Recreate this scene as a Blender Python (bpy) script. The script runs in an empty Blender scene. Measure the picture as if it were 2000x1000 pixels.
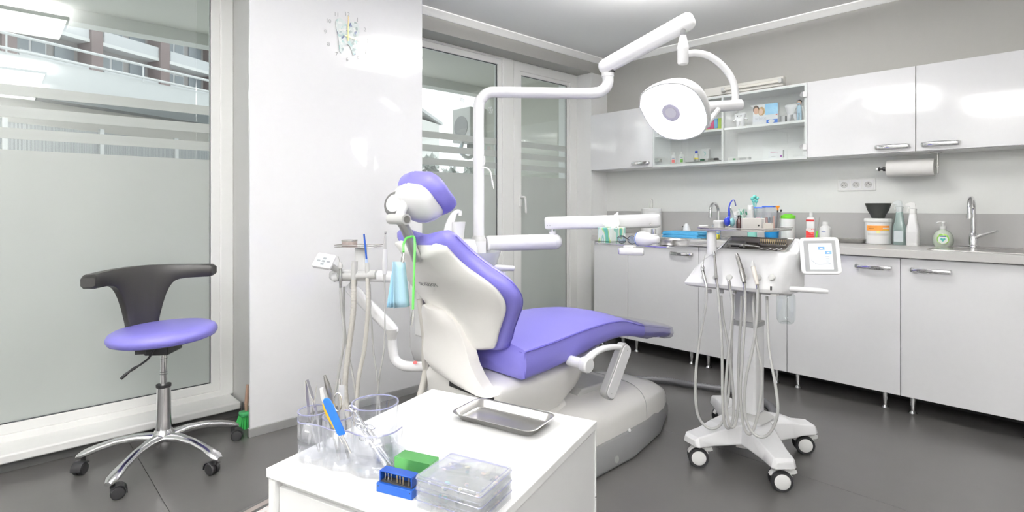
import bpy, bmesh, math, random
from math import sin, cos, pi, radians, sqrt
from mathutils import Vector, Matrix
random.seed(7)
SC = bpy.context.scene
COL = SC.collection
V = Vector
# ------------------------------------------------------------------ camera
F_PX, HORIZON, YAW, CAM_H = 1080.0, 403.0, radians(46.75), 1.15
cd = bpy.data.cameras.new('camera'); cam = bpy.data.objects.new('camera', cd); COL.objects.link(cam)
cam.location = (0, 0, CAM_H); cam.rotation_euler = (pi/2, 0, YAW - pi/2)
cd.sensor_width = 36; cd.lens = F_PX/2000*36; cd.shift_y = -(500-HORIZON)/2000; cd.clip_start = .02; cd.clip_end = 200
SC.camera = cam
# ------------------------------------------------------------------ world, light level
w = bpy.data.worlds.new('overcast_sky'); SC.world = w; w.use_nodes = True
bg = w.node_tree.nodes['Background']; bg.inputs[0].default_value = (.93, .97, 1, 1); bg.inputs[1].default_value = 1.2
SC.view_settings.view_transform = 'Standard'; SC.view_settings.look = 'None'
SC.view_settings.gamma = 1; SC.view_settings.use_curve_mapping = False
SC.view_settings.exposure = 0.57
PANEL_POWER, UP_POWER = 6.0, 68.0
try:
    SC.cycles.max_bounces = 10; SC.cycles.diffuse_bounces = 5; SC.cycles.glossy_bounces = 4
    SC.cycles.transmission_bounces = 8; SC.cycles.transparent_max_bounces = 48
    SC.cycles.sample_clamp_indirect = 6; SC.cycles.caustics_reflective = False; SC.cycles.caustics_refractive = False
except Exception: pass
# ------------------------------------------------------------------ picture measurements -> room coordinates
_F = V((cos(YAW), sin(YAW), 0)); _R = V((sin(YAW), -cos(YAW), 0)); _U = V((0, 0, 1)); _C = V((0, 0, CAM_H))
def at(x, y, X=None, Y=None, Z=None, D=None):
    d = _F + _R*((x-1000)/F_PX) + _U*((HORIZON-y)/F_PX)
    if X is not None: t = X/d.x
    elif Y is not None: t = Y/d.y
    elif Z is not None: t = (Z-CAM_H)/d.z
    else: t = D
    return _C + d*t
def dep(p): return (V(p)-_C).dot(_F)
def m_px(n, p): return n*dep(p)/F_PX          # length of n picture pixels at the distance of p
# ------------------------------------------------------------------ materials
MATS = {}
def nodes_of(m): return m.node_tree.nodes, m.node_tree.links
def mat(name, col, rough=.4, metal=0, coat=0, noise=0, nscale=40, bump=0, bscale=200, spec=.5, trans=0, alpha=1, emit=None, estr=0, ior=1.5, sheen=0):
    if name in MATS: return MATS[name]
    m = bpy.data.materials.new(name); m.use_nodes = True; n, l = nodes_of(m); b = n['Principled BSDF']
    b.inputs['Base Color'].default_value = (*col, 1); b.inputs['Roughness'].default_value = rough; b.inputs['Metallic'].default_value = metal
    b.inputs['Coat Weight'].default_value = coat; b.inputs['Coat Roughness'].default_value = .05
    b.inputs['Specular IOR Level'].default_value = spec; b.inputs['Transmission Weight'].default_value = trans; b.inputs['IOR'].default_value = ior
    b.inputs['Alpha'].default_value = alpha; b.inputs['Sheen Weight'].default_value = sheen
    if emit: b.inputs['Emission Color'].default_value = (*emit, 1); b.inputs['Emission Strength'].default_value = estr
    tc = n.new('ShaderNodeTexCoord')
    nt = n.new('ShaderNodeTexNoise'); nt.inputs['Scale'].default_value = nscale; nt.inputs['Detail'].default_value = 4; l.new(tc.outputs['Object'], nt.inputs['Vector'])
    k = noise if noise else .015
    mr = n.new('ShaderNodeMapRange'); mr.inputs['To Min'].default_value = 1-k; mr.inputs['To Max'].default_value = 1+k; l.new(nt.outputs[0], mr.inputs[0])
    mx = n.new('ShaderNodeMix'); mx.data_type = 'RGBA'; mx.blend_type = 'MULTIPLY'; mx.inputs[0].default_value = 1; mx.inputs[6].default_value = (*col, 1)
    l.new(mr.outputs[0], mx.inputs[7]); l.new(mx.outputs[2], b.inputs['Base Color'])
    if bump:
        bt = n.new('ShaderNodeTexNoise'); bt.inputs['Scale'].default_value = bscale; bt.inputs['Detail'].default_value = 3; l.new(tc.outputs['Object'], bt.inputs['Vector'])
        bp = n.new('ShaderNodeBump'); bp.inputs['Strength'].default_value = bump; bp.inputs['Distance'].default_value = .002
        l.new(bt.outputs[0], bp.inputs['Height']); l.new(bp.outputs[0], b.inputs['Normal'])
    MATS[name] = m; return m
def clear_glass(name, tint=(1, 1, 1), rough=0, boost=1.0, body=0.0, bodycol=(.8, .85, .85)):
    """thin pane: transparent with a Fresnel reflection; body adds a little milky scatter"""
    if name in MATS: return MATS[name]
    m = bpy.data.materials.new(name); m.use_nodes = True; n, l = nodes_of(m); n.clear()
    o = n.new('ShaderNodeOutputMaterial'); t = n.new('ShaderNodeBsdfTransparent'); t.inputs[0].default_value = (*tint, 1)
    g = n.new('ShaderNodeBsdfGlossy'); g.inputs['Roughness'].default_value = rough; g.inputs[0].default_value = (1, 1, 1, 1)
    lw = n.new('ShaderNodeLayerWeight'); lw.inputs[0].default_value = .5
    pw = n.new('ShaderNodeMath'); pw.operation = 'POWER'; pw.inputs[1].default_value = 4; l.new(lw.outputs['Facing'], pw.inputs[0])
    ml = n.new('ShaderNodeMath'); ml.operation = 'MULTIPLY_ADD'; ml.inputs[1].default_value = .75; ml.inputs[2].default_value = .045*boost; ml.use_clamp = True; l.new(pw.outputs[0], ml.inputs[0])
    mx = n.new('ShaderNodeMixShader'); l.new(ml.outputs[0], mx.inputs[0]); l.new(g.outputs[0], mx.inputs[2])
    src = t
    if body:
        d = n.new('ShaderNodeBsdfDiffuse'); d.inputs[0].default_value = (*bodycol, 1)
        tr = n.new('ShaderNodeBsdfTranslucent'); tr.inputs[0].default_value = (*bodycol, 1)
        ds = n.new('ShaderNodeAddShader'); 
        dm = n.new('ShaderNodeMixShader'); dm.inputs[0].default_value = .5; l.new(d.outputs[0], dm.inputs[1]); l.new(tr.outputs[0], dm.inputs[2])
        bm_ = n.new('ShaderNodeMixShader')
        nt = n.new('ShaderNodeTexNoise'); nt.inputs['Scale'].default_value = 3; mr = n.new('ShaderNodeMapRange'); mr.inputs['To Min'].default_value = body*.96; mr.inputs['To Max'].default_value = min(1, body*1.04)
        l.new(nt.outputs[0], mr.inputs[0]); l.new(mr.outputs[0], bm_.inputs[0]); l.new(t.outputs[0], bm_.inputs[1]); l.new(dm.outputs[0], bm_.inputs[2]); src = bm_
    l.new(src.outputs[0], mx.inputs[1]); l.new(mx.outputs[0], o.inputs[0]); MATS[name] = m; return m
def pattern_mat(name, stops, scale=20, kind='noise', rough=.5, mapping=(1, 1, 1), detail=2, constant=True):
    """flat printed pattern: a texture through a stepped colour ramp"""
    if name in MATS: return MATS[name]
    m = mat(name, stops[0][1], rough); n, l = nodes_of(m); b = n['Principled BSDF']
    tc = n.new('ShaderNodeTexCoord'); mp = n.new('ShaderNodeMapping'); mp.inputs['Scale'].default_value = mapping; l.new(tc.outputs['Object'], mp.inputs[0])
    if kind == 'voronoi': t = n.new('ShaderNodeTexVoronoi'); out = t.outputs['Color']
    elif kind == 'wave': t = n.new('ShaderNodeTexWave'); out = t.outputs[0]; t.inputs['Distortion'].default_value = detail
    else: t = n.new('ShaderNodeTexNoise'); out = t.outputs[0]; t.inputs['Detail'].default_value = detail
    t.inputs['Scale'].default_value = scale; l.new(mp.outputs[0], t.inputs['Vector'])
    r = n.new('ShaderNodeValToRGB'); r.color_ramp.interpolation = 'CONSTANT' if constant else 'LINEAR'
    e = r.color_ramp.elements
    while len(e) < len(stops): e.new(.5)
    for k, (p, c) in enumerate(stops): e[k].position = p; e[k].color = (*c, 1)
    l.new(out, r.inputs[0]); l.new(r.outputs[0], b.inputs['Base Color']); return m
# ------------------------------------------------------------------ mesh builder
def basis(d):
    d = V(d).normalized(); a = V((0, 0, 1)) if abs(d.z) < .9 else V((1, 0, 0))
    x = d.cross(a).normalized(); return x, d.cross(x).normalized(), d
def smooth_path(pts, k=6):
    pts = [V(p) for p in pts]
    if len(pts) < 3: return pts
    P = [pts[0]*2-pts[1]] + pts + [pts[-1]*2-pts[-2]]; out = []
    for i in range(1, len(P)-2):
        a, b, c, d = P[i-1:i+3]
        for s in range(k):
            t = s/k; out.append(.5*((2*b) + (c-a)*t + (2*a-5*b+4*c-d)*t*t + (3*b-a-3*c+d)*t**3))
    out.append(pts[-1]); return out
class MB:
    def __init__(s): s.bm = bmesh.new()
    def face(s, vs):
        try: s.bm.faces.new(vs)
        except ValueError: pass
    def box(s, a, b, M=None):
        (x0, y0, z0), (x1, y1, z1) = a, b
        vs = [s.bm.verts.new((M @ V(p)) if M else p) for p in ((x0,y0,z0),(x1,y0,z0),(x1,y1,z0),(x0,y1,z0),(x0,y0,z1),(x1,y0,z1),(x1,y1,z1),(x0,y1,z1))]
        for f in ((3,2,1,0),(4,5,6,7),(0,1,5,4),(1,2,6,5),(2,3,7,6),(3,0,4,7)): s.face([vs[i] for i in f])
        return s
    def cbox(s, c, d, rz=0, M=None):
        T = Matrix.Translation(c) @ (M if M else Matrix.Rotation(rz, 4, 'Z'))
        return s.box((-d[0]/2, -d[1]/2, -d[2]/2), (d[0]/2, d[1]/2, d[2]/2), T)
    def loft(s, rings, cap0=True, cap1=True, loop=False):
        R = [[s.bm.verts.new(p) for p in r] for r in rings]; n = len(R[0])
        pairs = list(zip(R, R[1:])) + ([(R[-1], R[0])] if loop else [])
        for a, b in pairs:
            for i in range(n):
                j = (i+1) % n; s.face([a[i], a[j], b[j], b[i]])
        if not loop:
            if cap0: s.face(R[0][::-1])
            if cap1: s.face(R[-1])
        return s
    def cyl(s, p0, p1, r0, r1=None, n=20):
        p0, p1 = V(p0), V(p1); r1 = r0 if r1 is None else r1; x, y, _ = basis(p1-p0)
        ring = lambda p, r: [p + x*(r*cos(2*pi*i/n)) + y*(r*sin(2*pi*i/n)) for i in range(n)]
        return s.loft([ring(p0, r0), ring(p1, r1)])
    def tube(s, pts, r, n=10, k=6, flat=None, up=None, close=False):
        P = smooth_path(pts, k) if k else [V(p) for p in pts]; m = len(P)
        rr = r if isinstance(r, (list, tuple)) else [r, r]
        rad = lambda i: (lambda t: rr[int(t)] + (rr[min(int(t)+1, len(rr)-1)]-rr[int(t)])*(t-int(t)))(i/(m-1)*(len(rr)-1))
        rings = []; x = None
        for i, p in enumerate(P):
            d = (P[min(i+1, m-1)]-P[max(i-1, 0)]).normalized()
            if up is not None: x = d.cross(V(up)).normalized()
            elif x is None: x = basis(d)[0]
            else: x = (x - d*x.dot(d)).normalized()
            y = d.cross(x); f = flat or 1
            rings.append([p + x*(rad(i)*cos(2*pi*j/n)) + y*(f*rad(i)*sin(2*pi*j/n)) for j in range(n)])
        return s.loft(rings)
    def lathe(s, prof, base, axis=(0, 0, 1), n=28, cap=True):
        base = V(base); x, y, d = basis(axis)
        return s.loft([[base + d*z + x*(r*cos(2*pi*i/n)) + y*(r*sin(2*pi*i/n)) for i in range(n)] for r, z in prof], cap, cap)
    def prism(s, poly, h0, h1, M=None):
        M = M or Matrix()
        return s.loft([[M @ V((p[0], p[1], h)) for p in poly] for h in (h0, h1)])
    def ell(s, c, r, M=None, n=20, m=12, e=1.0, e2=1.0):
        sg = lambda v, q: math.copysign(abs(v)**q, v); M = M or Matrix(); c = V(c); rings = []
        for i in range(1, m):
            a = -pi/2 + pi*i/m
            rings.append([c + M.to_3x3() @ V((r[0]*sg(cos(a), e2)*sg(cos(2*pi*j/n), e), r[1]*sg(cos(a), e2)*sg(sin(2*pi*j/n), e), r[2]*sg(sin(a), e2))) for j in range(n)])
        R = [[s.bm.verts.new(p) for p in q] for q in rings]
        lo = s.bm.verts.new(c - M.to_3x3() @ V((0, 0, r[2]))); hi = s.bm.verts.new(c + M.to_3x3() @ V((0, 0, r[2])))
        for a, b in zip(R, R[1:]):
            for j in range(n): s.face([a[j], a[(j+1) % n], b[(j+1) % n], b[j]])
        for j in range(n): s.face([lo, R[0][(j+1) % n], R[0][j]]); s.face([hi, R[-1][j], R[-1][(j+1) % n]])
        return s
    def grid(s, fn, nu, nv, thick=None):
        g = [[s.bm.verts.new(fn(i/nu, j/nv)) for i in range(nu+1)] for j in range(nv+1)]
        for j in range(nv):
            for i in range(nu): s.face([g[j][i], g[j][i+1], g[j+1][i+1], g[j+1][i]])
        return s
    def mesh(s, name, material, smooth=38):
        bmesh.ops.recalc_face_normals(s.bm, faces=s.bm.faces)
        me = bpy.data.meshes.new(name); s.bm.to_mesh(me); s.bm.free(); me.materials.append(material)
        if smooth:
            for p in me.polygons: p.use_smooth = True
            me.set_sharp_from_angle(angle=radians(smooth))
        return me
    def build(s, name, material, parent=None, bevel=0, seg=2, smooth=38, solid=0, sub=0, label=None):
        me = s.mesh(name, material, smooth); o = bpy.data.objects.new(name, me); COL.objects.link(o)
        if parent is not None:
            o.parent = parent
            if parent.type == 'EMPTY' or parent.get('_moved'): o.matrix_parent_inverse = Matrix.Translation(-V(parent.location))
        else:
            vs = [v.co for v in me.vertices]; c = V(((min(v.x for v in vs)+max(v.x for v in vs))/2, (min(v.y for v in vs)+max(v.y for v in vs))/2, min(v.z for v in vs)))
            me.transform(Matrix.Translation(-c)); o.location = c; o['_moved'] = 1
        if solid: q = o.modifiers.new('solid', 'SOLIDIFY'); q.thickness = solid; q.offset = 0
        if sub: q = o.modifiers.new('sub', 'SUBSURF'); q.levels = sub; q.render_levels = sub
        if bevel: q = o.modifiers.new('bevel', 'BEVEL'); q.width = bevel; q.segments = seg; q.limit_method = 'ANGLE'; q.angle_limit = radians(40)
        if label: o['label'] = label
        return o
def rrect(w, h, r, n=4):
    out = []
    for cx, cy, a0 in ((w/2-r, h/2-r, 0), (-w/2+r, h/2-r, pi/2), (-w/2+r, -h/2+r, pi), (w/2-r, -h/2+r, 1.5*pi)):
        for i in range(n+1): a = a0 + pi/2*i/n; out.append((cx + r*cos(a), cy + r*sin(a)))
    return out
def frame_M(o, x, z):
    """matrix whose local x and z point along the given directions"""
    z = V(z).normalized(); x = (V(x) - z*V(x).dot(z)).normalized(); y = z.cross(x)
    M = Matrix((x, y, z)).transposed().to_4x4(); M.translation = V(o); return M
def frame_X(o, x, up=(0, 0, 1)):
    x = V(x).normalized(); z = (V(up) - x*V(up).dot(x)).normalized(); M = Matrix((x, z.cross(x), z)).transposed().to_4x4(); M.translation = V(o); return M
def tag(o, label, cat, group=None):
    o['label'] = label; o['category'] = cat
    if group: o['group'] = group
    return o
def thing(name, label, cat, loc=(0, 0, 0), group=None):
    o = bpy.data.objects.new(name, None); COL.objects.link(o); o.location = loc; o.empty_display_size = .05
    return tag(o, label, cat, group)
def struct(mb, name, m, **k):
    par = k.get('parent'); o = mb.build(name, m, **k)
    if par is None: o['kind'] = 'structure'
    return o
def dup(root, loc=None, rz=None, label=None):
    r = root.copy(); COL.objects.link(r)
    if loc is not None: r.location = loc
    if rz is not None: r.rotation_euler = (0, 0, rz)
    if label: r['label'] = label
    for ch in list(root.children):
        c = ch.copy(); COL.objects.link(c); c.parent = r
        for g in list(ch.children): d = g.copy(); COL.objects.link(d); d.parent = c
    return r
def text_obj(name, s, size, M, material, parent=None, depth=.0006, shear=0, extrude_font=None, weight=0):
    cu = bpy.data.curves.new('t', 'FONT'); cu.body = s; cu.size = size; cu.extrude = depth/2; cu.align_x = 'CENTER'; cu.align_y = 'CENTER'; cu.shear = shear; cu.offset = weight; cu.resolution_u = 2
    t = bpy.data.objects.new('t', cu); COL.objects.link(t); bpy.context.view_layer.update()
    me = bpy.data.meshes.new_from_object(t.evaluated_get(bpy.context.evaluated_depsgraph_get())); bpy.data.objects.remove(t); bpy.data.curves.remove(cu)
    me.transform(M); me.materials.clear(); me.materials.append(material); me.name = name
    o = bpy.data.objects.new(name, me); COL.objects.link(o)
    if parent is not None:
        o.parent = parent
        if parent.type == 'EMPTY' or parent.get('_moved'): o.matrix_parent_inverse = Matrix.Translation(-V(parent.location))
    return o
# shared materials
WHITE = mat('white_gloss_plastic', (.83, .83, .84), .22, coat=.3)
WHITE2 = mat('white_satin_plastic', (.80, .80, .79), .4)
WARM = mat('warm_white_shell', (.88, .865, .835), .3, coat=.25)
PVC = mat('white_window_profile', (.86, .86, .845), .3)
LACQ = mat('white_high_gloss_lacquer', (.80, .80, .815), .07, coat=.6)
CHROME = mat('polished_chrome', (.82, .82, .83), .06, metal=1)
ALU = mat('polished_aluminium', (.75, .75, .76), .16, metal=1)
STEEL = mat('brushed_steel', (.62, .61, .59), .26, metal=1, noise=.06, nscale=90)
DSTEEL = mat('dull_steel', (.45, .44, .42), .35, metal=1, noise=.05)
BLACK = mat('black_plastic', (.02, .02, .022), .4)
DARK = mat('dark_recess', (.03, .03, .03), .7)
PURPLE = mat('purple_vinyl', (.21, .19, .60), .36, bump=.12, bscale=700, noise=.04, nscale=300)
PURPLE2 = mat('purple_seam', (.10, .085, .40), .5)
GREY = mat('mid_grey_plastic', (.36, .36, .36), .4)
LGREY = mat('light_grey_plastic', (.58, .58, .57), .4)
HOSE = mat('grey_silicone_hose', (.50, .50, .49), .45)
HOSE2 = mat('beige_corrugated_hose', (.60, .58, .54), .5)
WORK = mat('light_grey_laminate', (.56, .55, .54), .35, noise=.05, nscale=300)
ACRYL = clear_glass('clear_acrylic', (.975, .98, .99), .02, 1.6, .02, (.8, .8, .95))
# ================================================================== ROOM SHELL
XB, YW, YG, ZC, ZH = 4.25, 3.2, 3.37, 2.52, 2.378
WALLM = mat('grey_wall_paint', (.455, .45, .43), .75, bump=.05, bscale=500)
LIGHTW = mat('pale_wall_paint', (.88, .88, .87), .6, bump=.03, bscale=500)
CEILM = mat('white_ceiling_paint', (.93, .93, .93), .8)
FLOORM = mat('grey_vinyl_floor', (.108, .105, .103), .27, noise=.03, nscale=9, bump=.05, bscale=900)
FLOORB = mat('floor_joint', (.05, .05, .05), .8)
X0, Y0 = -2.3, -2.2
fl = struct(MB().box((X0, Y0, -.12), (XB+.1, 3.55, -.004)), 'floor', FLOORB)
xs = [X0, -1.545, .487, 2.52, XB]
for a, b in zip(xs, xs[1:]): MB().box((a+.0012, Y0, -.004), (b-.0012, 3.36, 0)).build('floor_sheet', FLOORM, fl)
struct(MB().box((X0, Y0, ZC), (XB+.1, 3.6, ZC+.1)), 'ceiling', CEILM)
struct(MB().box((XB, Y0, 0), (XB+.12, 3.6, ZC)), 'wall_back', WALLM)
struct(MB().box((X0-.12, Y0, 0), (X0, 3.6, ZC)), 'wall_left', LIGHTW)
struct(MB().box((X0-.12, Y0-.12, 0), (XB+.12, Y0, ZC)), 'wall_near', LIGHTW)
struct(MB().box((X0, YW, ZH), (XB, 3.6, ZC)), 'wall_header', WALLM)
struct(MB().box((4.011, YW, 0), (XB, 3.6, ZH)), 'wall_far_end', LIGHTW)
struct(MB().box((1.0, 2.921, 0), (1.925, 3.6, ZC)), 'wall_pier', mat('grey_wall_paint_light', (.58, .58, .57), .7))
struct(MB().box((X0, YW, 0), (-1.3, 3.6, ZH)), 'wall_far_left', LIGHTW)
# coved ceiling trim
cove = [(0, 0), (.0, -.045), (.008, -.045), (.02, -.03), (.035, -.016), (.05, -.008), (.05, 0)]
TRIM = mat('white_cove_trim', (.88, .88, .87), .6)
MX = Matrix(((0, 0, 1, 0), (-1, 0, 0, YW), (0, 1, 0, ZC), (0, 0, 0, 1)))
struct(MB().prism(cove, X0, XB, MX), 'trim_1', TRIM)
MY = Matrix(((-1, 0, 0, XB), (0, 0, 1, 0), (0, 1, 0, ZC), (0, 0, 0, 1)))
struct(MB().prism(cove, Y0, YW-.05, MY), 'trim_2', TRIM)
struct(MB().box((X0, 3.243, 0), (1.0, 3.3, .05)), 'baseboard_window', mat('dark_grey_skirting', (.10, .10, .10), .4))
struct(MB().box((.992, 2.93, 0), (1.0, 3.2, .085)), 'baseboard_pier', MATS['dark_grey_skirting'])
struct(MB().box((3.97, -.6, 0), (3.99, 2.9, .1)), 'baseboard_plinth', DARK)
# glossy cladding panel on the pier
pan = struct(MB().box((.936, 2.9, .042), (1.958, 2.919, ZC-.001)), 'wall_panel', LACQ, bevel=.0015)
struct(MB().box((.931, 2.893, 0), (1.962, 2.919, .042)), 'baseboard_panel', mat('brushed_aluminium_skirting', (.55, .55, .55), .35, metal=.6), bevel=.001)
# grey upstand and a paler layer above it on the cabinet wall
struct(MB().box((4.238, -1, .9125), (XB, 2.893+.3, 1.105)), 'trim_3', mat('grey_upstand_laminate', (.47, .465, .46), .4))
struct(MB().box((4.242, -1, 1.106), (XB, YW, 1.5)), 'trim_4', mat('pale_wall_layer', (.78, .79, .77), .35))
# ------------------------------------------------------------------ windows
GLASS = clear_glass('window_glass', (.93, .96, .95), 0, 1.9)
FILM = clear_glass('frosted_window_film', (.9, .93, .92), .25, .8, .93, (.74, .76, .735))
GASKET = mat('dark_gasket', (.05, .055, .06), .5)
def pane_frame(mb, x0, x1, z0, z1, gx0, gx1, gz0, gz1, y0, y1):
    """a picture-frame shaped profile as one closed loop"""
    o = [(x0, z0), (x1, z0), (x1, z1), (x0, z1)]; i = [(gx0, gz0), (gx1, gz0), (gx1, gz1), (gx0, gz1)]
    rings = [[V((p[0], y0, p[1])), V((p[0], y1, p[1])), V((q[0], y1, q[1])), V((q[0], y0, q[1]))] for p, q in zip(o, i)]
    mb.loft(rings, loop=True); return mb
def window(name, x0, x1, z0, z1, bead, gx0, gx1, gz0, gz1, stripes=True):
    o = struct(pane_frame(MB(), x0, x1, z0, z1, gx0-bead, gx1+bead, gz0-bead, gz1+bead, YG, YG+.07), name, PVC, bevel=.004)
    pane_frame(MB(), gx0-bead-.001, gx1+bead+.001, gz0-bead-.001, gz1+bead+.001, gx0, gx1, gz0, gz1, YG+.012, YG+.06).build('glazing_bead', PVC, o, bevel=.003)
    pane_frame(MB(), gx0-.002, gx1+.002, gz0-.002, gz1+.002, gx0+.004, gx1-.004, gz0+.004, gz1-.004, YG+.022, YG+.03).build('gasket', GASKET, o)
    MB().box((gx0, YG+.030, gz0), (gx1, YG+.034, gz1)).build('pane', GLASS, o, smooth=0)
    MB().box((gx0, YG+.0275, gz0), (gx1, YG+.0295, 1.408)).build('frosted_film', FILM, o, smooth=0)
    for a, b in ((1.458, 1.508), (1.557, 1.607), (1.657, 1.706)): MB().box((gx0, YG+.0275, a), (gx1, YG+.0295, b)).build('film_stripe', FILM, o, smooth=0)
    return o
w1 = window('window_1', -1.3, 1.0, .088, ZH, .045, -1.2, .887, .165, 2.318)
MB().box((-1.3, 3.195, .05), (.985, YG+.01, .09)).build('window_sill', PVC, w1, bevel=.008, seg=3)
w2 = window('window_2', 1.925, 3.19, .0, ZH, .045, 2.03, 3.022, .14, 2.316)
d1 = window('door_1', 3.192, 4.011, .0, ZH, .03, 3.292, 3.885, .14, 2.270)
# balcony door lever
P = at(1015, 392, Y=YG)
h = MB().box((P.x-.014, YG-.012, P.z-.05), (P.x+.014, YG, P.z+.055)).build('handle_plate', PVC, d1, bevel=.004)
MB().tube([(P.x, YG-.005, P.z+.03), (P.x, YG-.045, P.z+.03), (P.x+.012, YG-.055, P.z+.02), (P.x+.02, YG-.055, P.z-.06), (P.x+.024, YG-.053, P.z-.105)], .009, 10).build('door_lever', WHITE2, d1)
# snowflake stickers on the pane
STK = mat('pale_sticker', (.85, .87, .87), .5)
for sx, sy, sr in ((903, 195, .022), (958, 215, .03)):
    c = at(sx, sy, Y=YG+.026); m = MB()
    for k in range(6):
        a = k*pi/3 + .2; u = V((cos(a), 0, sin(a))); s_ = V((-sin(a), 0, cos(a)))
        for f0, f1, side in ((.12, 1, 0), (.55, .85, 1), (.55, .85, -1)):
            p0 = c + u*sr*f0; p1 = c + u*sr*f1 + s_*sr*.28*side; n2 = (p1-p0).normalized().cross(V((0, 1, 0)))*.0014
            q = [p0-n2, p1-n2, p1+n2, p0+n2]; m.loft([q, [v + V((0, .0006, 0)) for v in q]])
    m.build('snowflake_sticker', STK, w2)
# ------------------------------------------------------------------ outside
OUT = mat('terrace_render', (.66, .66, .60), .8, noise=.05)
struct(MB().box((-5, 3.61, 2.43), (6, 4.55, 2.55)), 'ceiling_terrace', OUT)
struct(MB().box((-5, 4.55, 2.345), (6, 4.68, 2.55)), 'trim_terrace_beam', mat('terrace_beam_paint', (.70, .71, .67), .8))
struct(MB().box((4.06, 3.61, -.1), (4.25, 4.78, 2.43)), 'wall_terrace', OUT)
struct(MB().box((-9, 3.61, -.25), (12, 9, -.1)), 'floor_terrace', mat('pale_paving', (.7, .7, .69), .8, noise=.1, nscale=6))
g = MB().box((-60, 9.01, -.6), (90, 120, -.3)).build('ground_beyond', mat('pale_ground', (.55, .56, .56), .9, noise=.1, nscale=1)); g['kind'] = 'structure'
# air conditioner hung at the terrace corner
P = at(914, 246, Y=4.9)
ac = thing('air_conditioner', 'white outdoor air conditioner unit seen through the window beside the lamp post', 'air conditioner', (P.x, P.y, P.z-.2))
MB().box((P.x-.10, P.y-.16, P.z-.19), (P.x+.16, P.y+.16, P.z+.19)).build('casing', mat('ac_casing', (.62, .62, .60), .5), ac, bevel=.01)
MB().cyl((P.x-.105, P.y, P.z-.02), (P.x-.10, P.y, P.z-.02), .12, n=24).build('fan_grille', GREY, ac)
MB().tube([(P.x-.08, P.y, P.z-.19), (P.x-.1, P.y, P.z-.3), (P.x, P.y, P.z-.36), (P.x+.12, P.y, P.z-.3)], .022).build('drain_pipe', LGREY, ac)
MB().box((P.x+.0, P.y-.02, P.z-.25), (4.2, P.y+.02, P.z-.2)).build('bracket', GREY, ac)
def facade_frame(px, D, ang): p = at(px, HORIZON, D=D); return Matrix.Translation((p.x, p.y, 0)) @ Matrix.Rotation(radians(ang), 4, 'Z')
# apartment block far behind
A = facade_frame(200, 45, 28.7)
blk = thing('apartment_block', 'pale apartment block with brown piers and balconies far outside the left window', 'building', A.translation)
MB().box((-26, 1.3, -1), (34, 14, 24), A).build('facade', mat('facade_beige', (.42, .40, .39), .8, noise=.05), blk)
FB, FW, FG, FBr = mat('balcony_white', (.75, .75, .74), .7), mat('window_white', (.7, .7, .7), .6), mat('far_window_glass', (.30, .34, .37), .2), mat('brown_cladding', (.25, .19, .185), .7)
for fz in (5.4, 8.4, 11.4, 14.4, 17.4):
    MB().box((-26, -.1, fz-.2), (34, 1.35, fz+.08), A).build('balcony_slab', FB, blk)
    for bx in range(-24, 33, 6):
        f = MB().box((bx+.4, 1.14, fz+.1), (bx+2.6, 1.3, fz+2.3), A).build('window', FW, blk)
        for q in (.5, 1.6): MB().box((bx+q, 1.1, fz+.9), (bx+q+.9, 1.14, fz+2.2), A).build('pane', FG, f)
        MB().box((bx+3.2, 1.16, fz+.1), (bx+4.6, 1.3, fz+2.4), A).build('balcony_door', FG, blk)
        MB().box((bx+.1, -.1, fz+.08), (bx+4.9, -.02, fz+1.0), A).build('balcony_parapet', mat('parapet_panel', (.60, .61, .62), .5), blk)
for bx in range(-25, 35, 6): MB().box((bx-.05, -.3, 0), (bx+.85, 1.3, 20), A).build('brown_pier', FBr, blk)
# low neighbouring building with railings on its roof edge
B = facade_frame(200, 14, 24)
low = thing('low_building', 'low light grey building with roof railing and mesh panels outside the left window', 'building', B.translation)
MB().box((-12, 0, 3.88), (16, 6, 4.55), B).build('roof_fascia', mat('pale_fascia', (.66, .67, .67), .7), low)
MB().box((-12, -.15, 3.62), (16, 6, 3.88), B).build('gutter', mat('dark_gutter', (.13, .145, .15), .5), low)
MB().box((-12, .3, -.5), (16, 6, 3.62), B).build('wall', mat('beige_render', (.50, .475, .43), .8, noise=.08), low)
for k in range(14): MB().box((-12+2*k+.06, .05, 2.0), (-12+2*k+1.94, .08, 3.02), B).build('mesh_panel', pattern_mat('wire_mesh', [(0, (.42, .43, .43)), (.5, (.16, .17, .17))], 14, 'wave', detail=0), low)
for k in range(15): MB().box((-12+2*k-.05, 0, -.3), (-12+2*k+.05, .1, 3.1), B).build('fence_post', LGREY, low)
for zz in (4.62, 4.95): MB().cyl(B @ V((-12, -.05, zz)), B @ V((16, -.05, zz)), .035, n=8).build('railing', FW, low)
for k in range(10): MB().cyl(B @ V((-11+3*k, -.05, 4.5)), B @ V((-11+3*k, -.05, 4.95)), .02, n=6).build('railing_post', FW, low)
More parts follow.
